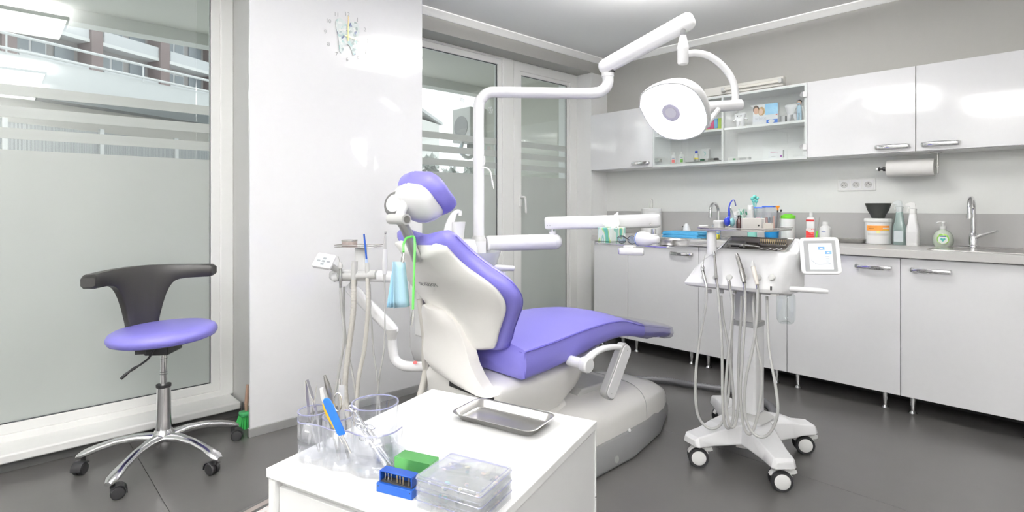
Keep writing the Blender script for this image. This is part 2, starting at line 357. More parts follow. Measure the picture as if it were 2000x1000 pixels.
# pale house and shrubs seen past the pier
H_ = facade_frame(840, 16, 28.7)
hs = thing('pale_house', 'pale rendered house with sloping roof edge seen right of the white panel', 'house', H_.translation)
MB().box((-1.3, 0, -.4), (.6, 4, 3.6), H_).build('wall', mat('pale_house_render', (.74, .73, .70), .8), hs)
MB().loft([[H_ @ V((x, y, z)) for x, z in ((-1.5, 3.95), (.75, 3.6), (.75, 3.68), (-1.5, 4.05))] for y in (-.05, 4.0)]).build('roof', mat('grey_roof', (.6, .6, .6), .6), hs)
SHR = mat('frosty_foliage', (.46, .48, .45), .8, noise=.4, nscale=14)
for k, (px, D, rz) in enumerate(((838, 11, .9), (880, 11.6, .75), (925, 11.2, .8))):
    p = at(px, HORIZON, D=D); m = MB()
    for q in range(260):
        a, e, rr = random.uniform(0, 2*pi), random.uniform(-.2, 1), random.uniform(.75, 1.05)
        c = V((p.x + .24*rr*cos(a)*sqrt(1-e*e*.8), p.y + .24*rr*sin(a)*sqrt(1-e*e*.8), 1.2 + 1.0*rz*e*rr)); t = V((random.uniform(-1, 1), random.uniform(-1, 1), random.uniform(-1, 1))).normalized(); u = t.cross(V((0, 0, 1)) + t*.3).normalized()
        m.face([m.bm.verts.new(c + t*.13), m.bm.verts.new(c + u*.05), m.bm.verts.new(c - t*.13), m.bm.verts.new(c - u*.05)])
    r = thing('shrub', ('pale frosty shrub right beside the panel edge', 'pale frosty shrub between two others behind the fixed window', 'pale frosty shrub behind the white lamp post')[k], 'shrub', (p.x, p.y, -.3), 'frosty shrubs outside the window')
    o = m.build('foliage', SHR, r, smooth=0); o['kind'] = 'stuff'
    MB().tube([(p.x, p.y, -.3), (p.x+.05, p.y, .5), (p.x, p.y, 1.3)], [.05, .02], 7).build('stem', mat('bark', (.2, .17, .14), .8), r)
# ------------------------------------------------------------------ ceiling lights
LFR = mat('light_frame', (.8, .8, .8), .4)
LEM = mat('light_diffuser', (1, 1, 1), .5, emit=(1, .985, .96), estr=PANEL_POWER)
LEM2 = mat('bright_light_diffuser', (1, 1, 1), .5, emit=(1, .985, .96), estr=PANEL_POWER*2.4); LUP2 = mat('bright_added_uplight_glow', (1, 1, 1), .5, emit=(1, .985, .96), estr=UP_POWER*2.7)
LUP = mat('added_uplight_glow', (1, 1, 1), .5, emit=(1, .985, .96), estr=UP_POWER)  # upward emission added on top of the panels for a brighter room
for x, y, lx_, lb in ((-.22, 1.70, 1.2, 'long hanging light panel mirrored in the left window'), (2.58, 1.50, .6, 'square hanging light panel above the instrument cart'), (-.22, -.4, 1.2, 'long hanging light panel behind the foreground cabinet'), (-.22, -1.58, 1.2, 'long hanging light panel at the rear of the room'), (-1.6, .9, 1.2, 'added unseen light panel at the left end of the room'), (-1.6, -1.0, 1.2, 'added unseen light panel in the rear left corner of the room')):  # the last two panels are unseen additions that raise the brightness
    r = thing('ceiling_light', lb, 'ceiling light', (x, y, ZC-.11), 'hanging light panels under the ceiling')
    MB().box((x-lx_/2-.005, y-.305, ZC-.107), (x+lx_/2+.005, y+.305, ZC-.083)).build('frame', LFR, r, bevel=.002)
    MB().box((x-lx_/2+.01, y-.29, ZC-.110), (x+lx_/2-.01, y+.29, ZC-.1072)).build('diffuser', LEM2 if lx_ < 1 else LEM, r, smooth=0)
    MB().box((x-lx_/2+.01, y-.29, ZC-.0828), (x+lx_/2-.01, y+.29, ZC-.080)).build('added_uplight', LUP2 if lx_ < 1 else LUP, r, smooth=0)  # glowing top face, added to brighten the ceiling
    for sx in (-1, 1): MB().cyl((x+sx*(lx_/2-.1), y, ZC-.083), (x+sx*(lx_/2-.1), y, ZC-.0005), .004, n=8).build('hanger', STEEL, r)
# ================================================================== CABINETS
LX, UX, ZT = 3.66, 4.0, .912
def bow_handle(parent, Xf, yc, z, L=.17):
    m = MB(); pts = [(Xf-.002, yc-L/2, z), (Xf-.022, yc-L/2+.006, z), (Xf-.03, yc, z), (Xf-.022, yc+L/2-.006, z), (Xf-.002, yc+L/2, z)]
    m.tube(pts, .012, 8, 5, flat=.4, up=(1, .0001, 0)); return m.build('handle', CHROME, parent, smooth=30)
def open_box(m, a, b, t=.016):
    (x0, y0, z0), (x1, y1, z1) = a, b
    r = lambda i, z: [V((x0+i, y0+i, z)), V((x1-i, y0+i, z)), V((x1-i, y1-i, z)), V((x0+i, y1-i, z))]
    return m.loft([r(0, z0), r(0, z1), r(t, z1), r(t, z0+t)])
CARC = mat('white_carcass', (.88, .88, .88), .45)
def foot(parent, x, y): return MB().lathe([(.018, 0), (.02, .004), (.016, .01), (.010, .018), (.017, .1)], (x, y, 0), n=16).build('foot', CHROME, parent)
low_units = [(-.445, .155, None, 'white base cabinet at the right end, mostly outside the picture'), (.155, .755, .62, 'white base cabinet under the sink with its handle at the top left'),
             (.755, 1.355, .885, 'white base cabinet left of the sink cabinet with its handle at the top right'), (1.355, 1.955, 1.6, 'white base cabinet behind the instrument cart'),
             (1.955, 2.555, 2.085, 'white base cabinet beyond the chair footrest with its handle at the top right'), (2.555, 2.893, None, 'narrow white base cabinet at the window end of the counter')]
for a, b, hy, lb in low_units:
    r = thing('base_cabinet', lb, 'cabinet', (LX+.3, (a+b)/2, 0), 'white base cabinets under the worktop')
    open_box(MB(), (LX+.02, a+.0005, .1), (XB-.015, b-.0005, .866)).build('carcass', CARC, r)
    dr = MB().box((LX, a+.0018, .103), (LX+.0188, b-.0018, .862)).build('door', LACQ, r, bevel=.0015)
    if hy: bow_handle(dr, LX, hy, .805, .17)
    for fy in (a+.085, b-.045): foot(r, LX+.06, fy)
    for fy in (a+.085, b-.045): foot(r, XB-.1, fy)
# worktop with two sink cut-outs
def slab_holes(m, xs, ys, z0, z1, holes):
    nx, ny = len(xs)-1, len(ys)-1; solid = lambda i, j: 0 <= i < nx and 0 <= j < ny and (i, j) not in holes
    vt = {}
    def vv(i, j, z): 
        k = (i, j, z)
        if k not in vt: vt[k] = m.bm.verts.new((xs[i], ys[j], z))
        return vt[k]
    for i in range(nx):
        for j in range(ny):
            if not solid(i, j): continue
            for z in (z0, z1): m.face([vv(i, j, z), vv(i+1, j, z), vv(i+1, j+1, z), vv(i, j+1, z)])
            for di, dj, p, q in ((-1, 0, (i, j), (i, j+1)), (1, 0, (i+1, j), (i+1, j+1)), (0, -1, (i, j), (i+1, j)), (0, 1, (i, j+1), (i+1, j+1))):
                if not solid(i+di, j+dj): m.face([vv(*p, z0), vv(*q, z0), vv(*q, z1), vv(*p, z1)])
    return m
S1, S2 = (3.73, 4.10, .10, .64), (3.75, 4.10, 1.62, 1.98)
wt = slab_holes(MB(), [3.63, 3.74, 3.76, 4.09, XB-.013], [-.6, .11, .63, 1.63, 1.97, 2.893], .868, ZT, {(1, 1), (2, 1), (2, 3)}).build('worktop', WORK, bevel=.002)
tag(wt, 'long light grey laminate worktop over the white base cabinets', 'worktop')
def sink(x0, x1, y0, y1, d, lb):
    r = thing('sink', lb, 'sink', ((x0+x1)/2, (y0+y1)/2, ZT))
    c = V(((x0+x1)/2, (y0+y1)/2, 0)); ring = lambda w, h, q, z: [V((c.x+p[0], c.y+p[1], z)) for p in rrect(w, h, q)]
    W, Hh = x1-x0, y1-y0
    MB().loft([ring(W+.03, Hh+.03, .04, ZT+.0005), ring(W+.028, Hh+.028, .04, ZT+.004), ring(W-.03, Hh-.03, .05, ZT+.004), ring(W-.05, Hh-.05, .05, ZT-.01), ring(W-.07, Hh-.07, .05, ZT-d), ring(.05, .05, .024, ZT-d-.006)], True, True).build('basin', STEEL, r)
    MB().lathe([(.03, 0), (.03, .002), (.02, .003)], (c.x, c.y, ZT-d-.004), n=20).build('drain', CHROME, r); return r
sink(*S1[:2], *S1[2:], .1, 'stainless steel sink under the tall chrome tap at the right')
sink(*S2[:2], *S2[2:], .1, 'small stainless steel sink behind the instrument cart')
def tap(base, hgt, reach, lb, lever):
    b = V(base); r = thing('tap', lb, 'tap', b)
    MB().lathe([(.027, 0), (.027, .01), (.023, .014), (.022, .075), (.016, .085)], b, n=24).build('body', CHROME, r)
    d = V((-1, 0, 0)); R = reach/2; top = hgt-R
    pts = [b + V((0, 0, .07)), b + V((0, 0, top))] + [b + d*(R-R*cos(a)) + V((0, 0, top+R*sin(a))) for a in [pi*i/8 for i in range(1, 9)]] + [b + d*reach + V((0, 0, top-.03))]
    MB().tube(pts, .0125, 14, 3).build('spout', CHROME, r)
    MB().cyl(b + d*reach + V((0, 0, top-.045)), b + d*reach + V((0, 0, top-.02)), .015, n=16).build('aerator', CHROME, r)
    l0 = b + V((0, 0, .05)); MB().tube([l0, l0 + V(lever)*.35 + V((0, 0, .004)), l0 + V(lever)], [.017, .017, .013], 10, flat=.55).build('lever', CHROME, r); return r
P1 = at(1901, 487, X=4.14); tap((4.14, P1.y, ZT), .285, .14, 'tall chrome swan-neck tap with a long lever at the right sink', (-.05, -.11, .05))
P2 = at(1403, 440, X=4.14); tap((4.14, P2.y, ZT), .26, .13, 'chrome swan-neck tap behind the top shelf of the instrument cart', (-.06, -.12, .05))
# ------------------------------------------------------------------ wall cabinets
UZ0, UZ1 = 1.472, 1.985
for a, b, hy, lb in ((2.546, 3.198, 2.66, 'white wall cabinet at the window end, left of the glass cabinet'), (.751, 1.351, .87, 'white wall cabinet right of the glass cabinet, above the sockets'), (.151, .749, .635, 'white wall cabinet above the tall tap'), (-.449, .149, None, 'white wall cabinet at the right end, outside the picture')):
    r = thing('wall_cabinet', lb, 'cabinet', (4.1, (a+b)/2, UZ0), 'closed white wall cabinets')
    MB().box((UX+.02, a, UZ0+.002), (XB-.002, b, UZ1-.002)).build('carcass', CARC, r)
    dr = MB().box((UX, a+.001, UZ0+.006), (UX+.0188, b-.001, UZ1)).build('door', LACQ, r, bevel=.0015)
    if hy: bow_handle(dr, UX, hy, UZ0+.043, .165)
r = thing('glass_cabinet', 'open-looking glass fronted wall cabinet with two bays and a shelf', 'cabinet', (4.1, 1.95, UZ0))
ca, cb = 1.352, 2.545
MB().box((UX, ca, UZ0), (XB-.002, cb, UZ0+.018)).build('bottom_panel', CARC, r)
MB().box((UX, ca, UZ1-.018), (XB-.002, cb, UZ1)).build('top_panel', CARC, r)
MB().box((XB-.008, ca, UZ0+.018), (XB-.002, cb, UZ1-.018)).build('back_panel', CARC, r)
for y in (ca, 1.936, cb-.016): MB().box((UX, y, UZ0+.018), (XB-.008, y+.016, UZ1-.018)).build('upright', CARC, r)
for y0, y1 in ((ca+.016, 1.936), (1.952, cb-.016)): MB().box((UX+.012, y0, 1.722), (XB-.008, y1, 1.739)).build('shelf', CARC, r)
PANE = clear_glass('cabinet_glass', (.97, .985, .98), 0, 1.0)
for y0, y1, hy in ((ca+.004, 1.942, ca+.02), (1.946, cb-.004, cb-.03)):
    q = MB().box((UX-.006, y0, UZ0+.006), (UX-.001, y1, UZ1-.006)).build('glass_door', PANE, r, smooth=0)
for z in (1.905, 1.55): MB().cyl((UX-.012, ca+.022, z), (UX, ca+.022, z), .02, n=20).build('glass_clamp', CHROME, r); MB().box((UX-.014, ca-.004, z-.02), (UX-.001, ca+.022, z+.02)).build('glass_clamp', WHITE, r, bevel=.004)
MB().box((UX+.0, cb-.06, 1.515), (UX+.05, cb-.016, 1.545)).build('hinge', STEEL, r, bevel=.004)
# ultraviolet lamp fixture lying on the cabinet top
a, b = at(1405, 172, X=4.10), at(1531, 151, X=4.10)
uv = thing('ultraviolet_lamp', 'long pale tube lamp fixture lying on top of the glass cabinet', 'lamp', (4.1, (a.y+b.y)/2, UZ1))
zz = UZ1 + .055
MB().box((4.09, b.y, zz-.03), (4.14, a.y+.12, zz+.035)).build('housing', mat('ivory_housing', (.72, .71, .67), .5), uv, bevel=.004)
MB().cyl((4.07, b.y+.02, zz), (4.07, a.y-.05, zz), .011, n=14).build('tube', mat('uv_tube', (.8, .78, .72), .15), uv)
for y in (b.y+.012, a.y-.045): MB().box((4.055, y-.012, zz-.016), (4.09, y+.012, zz+.016)).build('socket', LGREY, uv, bevel=.002)
for y in (b.y+.08, a.y-.02): MB().cyl((4.115, y, UZ1), (4.115, y, zz-.03), .008, n=10).build('stand', CHROME, uv)
# triple socket
P = at(1673, 361, X=4.242)
so = thing('triple_socket', 'white triple wall socket above the worktop', 'socket', (4.24, P.y, P.z-.04))
Yc, Zc = P.y, P.z
MB().box((4.233, Yc-.113, Zc-.04), (4.2418, Yc+.113, Zc+.04)).build('plate', WHITE2, so, bevel=.003)
for k in (-1, 0, 1):
    y = Yc + k*.0705
    f = MB().box((4.231, y-.031, Zc-.03), (4.2335, y+.031, Zc+.03)).build('cover', WHITE, so, bevel=.0015)
    MB().lathe([(.0205, 0), (.0205, -.004), (.019, -.0045), (.018, -.001)], (4.2305, y, Zc), (1, 0, 0), n=24).build('socket_ring', LGREY, f)
    for dy, dz in ((-.0095, -.003), (.0095, -.003), (0, .010)): MB().cyl((4.2285, y+dy, Zc+dz), (4.2312, y+dy, Zc+dz), .003, n=10).build('contact_hole', DARK, f)
# paper towel roll under the cabinet
a, b = at(1733, 330, X=4.12), at(1826, 326, X=4.12)
pt = thing('paper_towel_holder', 'steel rod holder screwed under the wall cabinet', 'towel holder', (4.12, b.y, UZ0-.12))
zr = (a.z+b.z)/2
MB().box((4.09, b.y-.03, UZ0-.004), (4.15, b.y+.02, UZ0)).build('mounting_plate', STEEL, pt)
MB().box((4.105, b.y-.018, zr-.04), (4.135, b.y-.012, UZ0-.003)).build('arm', STEEL, pt, bevel=.002)
MB().cyl((4.12, b.y-.02, zr), (4.12, a.y+.06, zr), .006, n=12).build('rod', CHROME, pt)
MB().lathe([(.007, 0), (.014, .006), (.014, .018), (.006, .024), (.006, .034), (.012, .036), (.012, .044)], (4.12, a.y+.004, zr), (0, 1, 0), n=18).build('end_knob', BLACK, pt)
rl = MB().lathe([(.02, 0), (.052, 0), (.053, .004), (.053, a.y-b.y-.006), (.052, a.y-b.y-.002), (.02, a.y-b.y-.002)], (4.12, b.y, zr), (0, 1, 0), n=36).build('paper_towel_roll', mat('white_tissue_paper', (.80, .79, .77), .9, bump=.2, bscale=300))
tag(rl, 'white paper towel roll hanging under the wall cabinet', 'paper roll')
# ================================================================== STOOL
SX, SY = .56, 2.87
st = thing('stool', 'purple round office stool with black T-shaped backrest by the left window', 'stool', (SX, SY, 0))
c = V((SX, SY, 0)); tilt = Matrix.Rotation(radians(-2.2), 4, V((.5, .86, 0)))
SM = Matrix.Translation((SX, SY, .575)) @ tilt
prof = [(.02, -.02), (.19, -.02), (.205, -.014), (.214, 0), (.214, .012), (.206, .026), (.19, .035), (.15, .041), (.06, .044), (.01, .044)]
m = MB(); m.loft([[SM @ V((r*cos(2*pi*i/48), r*sin(2*pi*i/48), z)) for i in range(48)] for r, z in prof])
seat = m.build('seat', PURPLE, st, smooth=60)
MB().loft([[SM @ V((r*cos(2*pi*i/48), r*sin(2*pi*i/48), z)) for i in range(48)] for r, z in ((.2035, -.012), (.2075, -.012), (.2075, -.0095), (.2035, -.0095))], loop=True).build('piping', PURPLE2, seat)
away, side = V((.19, .98, 0)).normalized(), V((-.98, .19, 0))
spine = c + away*.175 + side*.085
fac = (c - spine).normalized(); tan = V((fac.y, -fac.x, 0))          # tan points to the picture's left/near side
if tan.dot(side) < 0: tan = -tan
def crest(s): return spine + tan*(.34*sin(s/.34)) + fac*(.34-.34*cos(s/.34))*1.05
ring_st = []
for k in range(45):
    s = -.305 + .61*k/44; a = abs(s)
    zt = .868 + .004*(a/.3)**2 + .006*cos(a*10)
    zb = .80 + .006*(a/.3) - .025*max(0, 1-a/.18)
    if a < .155: q = min(1, max(0, (.155-a)/.10)); zb = zb - (zb-.545)*(q**2.6)
    if a < .06: zb = .545
    if a > .285: e = (a-.285)/.02; zt -= .012*e*e; zb += .012*e*e
    p = crest(s); d = V((p.x, p.y, 0)); nrm = (crest(s+.001)-crest(s-.001)).cross(V((0, 0, 1))).normalized()
    th = .019 + .006*min(1, a/.3); r = []
    for (u, v) in ((-1, .12), (-.75, 0), (.75, 0), (1, .12), (1, .88), (.75, 1), (-.75, 1), (-1, .88)):
        zz = zb + (zt-zb)*v; r.append(d + nrm*(th*u) + V((0, 0, zz)) - fac*0 + fac*(-.03*max(0, (.8-zz)/.25)*0))
    ring_st.append(r)
MB().loft(ring_st).build('backrest', mat('black_polyurethane', (.022, .021, .02), .42, bump=.05, bscale=900), st, smooth=50)
MB().tube([spine + V((0, 0, .60)), spine + V((0, 0, .53)) - fac*.0, c*1 + (spine-c)*.6 + V((0, 0, .533)), c + V((0, 0, .538))], .014, 8, flat=.5).build('backrest_bracket', BLACK, st)
MB().cbox(c + V((0, 0, .524)), (.13, .10, .052), .9).build('mechanism', BLACK, st, bevel=.006)
MB().tube([c + V((-.02, -.03, .535)), at(300, 683, D=2.40), at(290, 700, D=2.38), at(272, 714, D=2.35)], .0045, 8).build('lever_rod', BLACK, st)
MB().tube([at(273, 713, D=2.352), at(258, 722, D=2.34), at(246, 731, D=2.33), at(236, 740, D=2.32)], [.006, .011, .008, .012, .010], 10, flat=.6).build('lever_paddle', BLACK, st)
MB().cyl(c + V((0, 0, .34)), c + V((0, 0, .53)), .0145, n=24).build('gas_lift', CHROME, st)
for z in (.505, .47, .41, .40): MB().lathe([(.0148, 0), (.0152, .001), (.0148, .002)], c + V((0, 0, z)), n=24).build('lift_ring', BLACK, st)
MB().lathe([(.034, .12), (.030, .2), (.0275, .345), (.029, .352), (.020, .354)], c, n=28).build('column_sleeve', ALU, st)
MB().lathe([(.028, .342), (.030, .344), (.030, .355), (.0155, .356)], c, n=28).build('sleeve_cap', BLACK, st)
MB().lathe([(.018, .062), (.024, .07), (.03, .085), (.042, .11), (.045, .135), (.036, .15), (.030, .16)], c, n=28).build('hub', ALU, st)
LEGR = .305
for k in range(5):
    a = radians(9 + 72*k); d = V((cos(a), sin(a), 0)); e = c + d*LEGR; up = V((0, 0, 1)); sd = d.cross(up)
    rr = []
    for t, w_, z, th in ((.03, .030, .122, .040), (.10, .022, .128, .036), (.18, .019, .120, .032), (.25, .020, .101, .032), (.285, .026, .088, .034), (.312, .026, .078, .030), (.330, .014, .070, .018)):
        q = c + d*t + up*z; rr.append([q + sd*(w_*cos(b)) + up*(th*.5*sin(b)) for b in [2*pi*i/14 for i in range(14)]])
    MB().loft(rr).build('leg', ALU, st)
    cs = MB().cyl(e + up*.045, e + up*.078, .009, n=12).build('caster_stem', BLACK, st)
    yaw = a + 1.1 + k*.9; wd = V((cos(yaw), sin(yaw), 0)); off = wd.cross(up)*.018; wc = e + off + up*.026
    for q in (-1, 1): MB().lathe([(.006, -.008), (.024, -.008), (.026, -.005), (.026, .005), (.022, .009), (.008, .010)], wc + wd*(.011*q), wd*q, n=22).build('caster_wheel', BLACK, cs)
    MB().loft([[wc + wd*x + off.normalized()*(.031*cos(b)) + up*(.031*sin(b)) for b in [radians(-10 + 150*i/9) for i in range(10)]] + [wc + wd*x + off.normalized()*(.028*cos(b)) + up*(.028*sin(b)) for b in [radians(140 - 150*i/9) for i in range(10)]] for x in (-.0215, .0215)]).build('caster_hood', BLACK, cs)
MB().box((-.02, -.001, -.02), (.02, .001, 0), Matrix.Translation(at(274, 683, D=2.30)) @ Matrix.Rotation(-.5, 4, 'Z')).build('tag', BLACK, st)
# ------------------------------------------------------------------ hand brush behind the panel
B0 = V((.966, 3.045, 0))
hb = thing('hand_brush', 'green hand brush standing on the floor behind the white panel edge', 'brush', B0)
m = MB(); random.seed(3)
for i in range(7):
    for j in range(4):
        p0 = B0 + V((-.030 + .01*i*.9, -.02 + .013*j, .062)); p1 = B0 + V((-.042 + .0135*i, -.03 + .02*j, .002)); m.tube([p0, (p0+p1)/2, p1], [.004, .0065, .007], 5, 2)
o = m.build('bristles', mat('green_bristles', (.015, .30, .05), .6), hb); o['kind'] = 'stuff'
MB().cbox(B0 + V((0, 0, .073)), (.066, .055, .026)).build('head', mat('green_plastic', (.05, .36, .12), .4), hb, bevel=.01, seg=3)
MB().tube([B0 + V((.0, 0, .08)), B0 + V((.0, .0, .13)), B0 + V((.006, 0, .22))], [.008, .010, .008], 10).build('handle', mat('wooden_handle', (.42, .27, .2), .6), hb)
# ------------------------------------------------------------------ clock on the panel
CC = at(678, 72, Y=2.9)
ck = thing('wall_clock', 'tooth shaped patterned wall clock with thin numerals on the white panel', 'clock', (CC.x, CC.y, CC.z-.13))
half = [(0, .062), (.02, .07), (.045, .078), (.065, .062), (.066, .03), (.054, -.005), (.05, -.04), (.046, -.075), (.034, -.083), (.024, -.065), (.014, -.045), (0, -.038)]
poly = half + [(-x, z) for x, z in half[-2:0:-1]]
pp = smooth_path([(x, z, 0) for x, z in poly + poly[:1]], 3)[:-1]
M = frame_M(CC, (1, 0, 0), (0, -1, 0))
MB().prism([(p.x*1.05, p.y*1.2) for p in pp], .004, .008, M).build('tooth_plate', pattern_mat('clock_terrazzo', [(0, (.03, .05, .13)), (.17, (.35, .42, .42)), (.27, (.66, .72, .71)), (.60, (.42, .60, .58)), (.70, (.78, .81, .80)), (.95, (.05, .09, .2))], 62, 'voronoi', .3), ck)
TXT = mat('silver_numeral', (.42, .42, .43), .4)
for k in range(1, 13):
    a = radians(90 - 30*k); text_obj('numeral', str(k), .032, M @ Matrix.Translation((.127*cos(a), .127*sin(a), .001)) @ Matrix.Rotation(radians(0), 4, 'Z'), TXT, ck, .0012)
GOLD = mat('gold_hand', (.72, .53, .2), .3, metal=.7)
MB().prism([(-.003, -.025), (.003, -.025), (.0015, .115), (-.0015, .115)], .013, .0142, M).build('minute_hand', GOLD, ck)
a = -.16; MB().prism([(-.02, -.004), (.085, -.0015), (.085, .0015), (-.02, .004)], .0105, .0117, M @ Matrix.Rotation(a, 4, 'Z')).build('hour_hand', mat('pale_gold_hand', (.8, .72, .5), .3, metal=.5), ck)
MB().cyl(M @ V((0, 0, 0)), M @ V((0, 0, .016)), .006, n=16).build('spindle', GOLD, ck)
# ================================================================== FOREGROUND DRAWER CABINET
FZ = .65
FM = Matrix.Translation((.529, .640, 0)) @ Matrix.Rotation(radians(18.1), 4, 'Z'); FLX, FLY = .524, .475
fc = thing('drawer_cabinet', 'white low drawer cabinet in the foreground with trays and tools on top', 'cabinet', FM @ V((FLX/2, FLY/2, 0)))
SATIN = mat('white_satin_laminate', (.80, .80, .795), .35)
MB().box((0, 0, FZ-.018), (FLX, FLY, FZ), FM).build('top', SATIN, fc, bevel=.0015)
open_box_M = MB()
r_ = lambda x0, x1, y0, y1, z: [FM @ V((x0, y0, z)), FM @ V((x1, y0, z)), FM @ V((x1, y1, z)), FM @ V((x0, y1, z))]
open_box_M.loft([r_(.02, FLX-.004, .004, FLY-.004, .06), r_(.02, FLX-.004, .004, FLY-.004, FZ-.0185)]).build('body', mat('white_side_laminate', (.72, .72, .72), .4), fc)
for y0, y1 in ((.004, .022), (FLY-.022, FLY-.004)): MB().box((.003, y0, .06), (.0198, y1, FZ-.0185), FM).build('stile', SATIN, fc)
for z0, z1 in ((.07, .25), (.255, .435), (.44, .615)):
    d_ = MB().box((.011, .024, z0), (.0198, FLY-.024, z1), FM).build('drawer_front', SATIN, fc, bevel=.001)
    MB().box((.004, .15, z1-.03), (.0108, .3, z1-.02), FM).build('handle', ALU, d_)
for z0, z1 in ((.065, .47), (.474, FZ-.02)): MB().box((FLX-.0038, .002, z0), (FLX+.001, .02, z1), FM).build('edge_strip', SATIN, fc)
for x in (.05, FLX-.05):
    for y in (.05, FLY-.05): MB().cyl(FM @ V((x, y, 0)), FM @ V((x, y, .0598)), .022, n=16).build('foot', BLACK, fc)
# flat floor plate edge at the lower left
q0, q1 = at(455, 1005, Z=0), at(545, 958, Z=0); d = (q1-q0).normalized(); MM = frame_M(q0, d, (0, 0, 1))
mt = thing('floor_mat', 'pale floor mat with dark and brown edging beside the drawer cabinet', 'mat', q0)
MB().box((-.5, -.03, .0003), (.55, -.012, .006), MM).build('rubber_edge', mat('dark_rubber', (.1, .1, .1), .6), mt)
MB().box((-.5, -.054, .0003), (.55, -.03, .008), MM).build('brown_edge', mat('brown_edging', (.36, .31, .29), .5), mt)
MB().box((-.5, -.068, .0003), (.55, -.054, .006), MM).build('rubber_edge', MATS['dark_rubber'], mt)
MB().box((-.5, -.32, .0003), (.55, -.068, .005), MM).build('mat_surface', pattern_mat('pale_printed_mat', [(0, (.78, .76, .75)), (.55, (.70, .60, .58)), (.65, (.80, .80, .79))], 30), mt)
# ------------------------------------------------------------------ steel tray
tc_ = [at(884, 803, Z=.672), at(938, 775, Z=.672), at(1090, 805, Z=.672), at(1028, 843, Z=.672)]
cen = sum(tc_, V((0, 0, 0)))/4; ux = ((tc_[2]-tc_[1]) + (tc_[3]-tc_[0])).normalized(); TM = frame_M((cen.x, cen.y, FZ), ux, (0, 0, 1))
ring = lambda w_, h_, r, z: [TM @ V((p[0], p[1], z)) for p in rrect(w_, h_, r, 5)]
TL, TW = .222, .122
tr = MB().loft([ring(TL-.034, TW-.034, .014, .0006), ring(TL-.028, TW-.028, .017, .0022), ring(TL-.012, TW-.012, .02, .018), ring(TL, TW, .024, .0198), ring(TL+.002, TW+.002, .024, .0192), ring(TL+.001, TW+.001, .024, .0182), ring(TL-.011, TW-.011, .02, .0166), ring(TL-.024, TW-.024, .018, .0044), ring(TL-.036, TW-.036, .014, .0022)][::-1], True, True).build('instrument_tray', STEEL, smooth=60)
tag(tr, 'shallow stainless steel tray on the white drawer cabinet', 'tray')
# ------------------------------------------------------------------ acrylic organiser with tools
og = thing('acrylic_organizer', 'clear acrylic tool organizer with three round cups on the drawer cabinet', 'organizer', (.49, 1.0, FZ))
def cup(cx, cy, r, h, nm='cup'):
    t = .0018
    return MB().lathe([(r-.004, 0), (r, .003), (r, h-.001), (r-.0004, h), (r-t+.0004, h), (r-t, h-.001), (r-t, .006), (r-t-.004, .004)], (cx, cy, FZ+.0006), n=40).build(nm, ACRYL, og)
CUPS = ((.470, 1.078, .031, .092), (.492, 1.018, .0295, .092), (.534, .950, .044, .125))
RIM = clear_glass('acrylic_rim', (.62, .64, .85), .05, 3, .4, (.75, .75, 1))
for cx, cy, r, h in CUPS:
    k_ = cup(cx, cy, r, h); MB().loft([[V((cx+q*cos(2*pi*i/40), cy+q*sin(2*pi*i/40), FZ+h-.0008+z)) for i in range(40)] for q, z in ((r-.002, 0), (r+.0006, 0), (r+.0006, .0016), (r-.002, .0016))], loop=True).build('rim', RIM, k_)
# linking wall that wraps the cups
pts = [(.445, 1.098), (.437, 1.07), (.452, 1.045), (.462, 1.02), (.468, .992), (.486, .97), (.492, .94), (.508, .912), (.54, .902), (.572, .915)]
sp = smooth_path([V((x, y, 0)) for x, y in pts], 4); m = MB()
m.grid(lambda u, v: sp[min(int(u*len(sp)), len(sp)-1)] + V((0, 0, FZ+.001+.076*v)), len(sp)-1, 1); m.build('linking_wall', ACRYL, og, solid=.0016)
MB().tube([p + V((0, 0, FZ+.0775)) for p in sp], .0013, 6, 0).build('rim', RIM, og)
bx = MB(); open_box(bx, (.565, .905, FZ+.0006), (.615, .955, FZ+.045), .0018); bx.build('side_pocket', ACRYL, og)
TOOLG = 'hand tools standing in the acrylic cups'
def tool(name, lb, p0, p1, parts, cat='tool'):
    r = thing(name, lb, cat, p0, TOOLG); p0, p1 = V(p0), V(p1)
    for nm, t0, t1, rads, mt_ in parts:
        rads = [q_*1.25 for q_ in rads]; a, b = p0 + (p1-p0)*t0, p0 + (p1-p0)*t1; MB().tube([a + (b-a)*(i/(len(rads)-1)) for i in range(len(rads))], rads, 8, 0).build(nm, mt_, r)
    return r
zb = FZ+.008
# tweezers: two sprung blades
for (lb, b0, t0) in (('steel tweezers leaning out of the left acrylic cup', (.478, 1.072, zb), at(599, 742, D=1.13)),):
    r = thing('tweezers', lb, 'tweezers', b0, TOOLG); b0 = V(b0); ax = (t0-b0); sd = ax.cross(V((.7, .7, 0))).normalized()
    for q in (-1, 1):
        m = MB(); rr = []
        for t, w_, o_ in ((0, .0008, .001), (.15, .0015, .004), (.45, .0058, .0085), (.8, .0065, .005), (1, .0055, .0008)):
            p = b0 + ax*t + sd*(o_*q); wv = ax.cross(sd).normalized()*w_; n2 = sd*.0006; rr.append([p-wv-n2, p+wv-n2, p+wv+n2, p-wv+n2])
        m.loft(rr).build('blade', STEEL, r)
tool('probe', 'thin steel dental probe in the left cup', (.462, 1.09, zb), at(619, 750, D=1.13), [('handle', .1, .75, [.002, .0025, .002], STEEL), ('tip', .75, 1, [.0014, .0004], STEEL)])
tool('scaler', 'steel scaler with a hooked tip in the left cup', (.485, 1.065, zb), at(640, 792, D=1.10), [('handle', .0, .8, [.0022, .0026, .0022], STEEL), ('tip', .8, 1, [.0014, .0006], STEEL)])
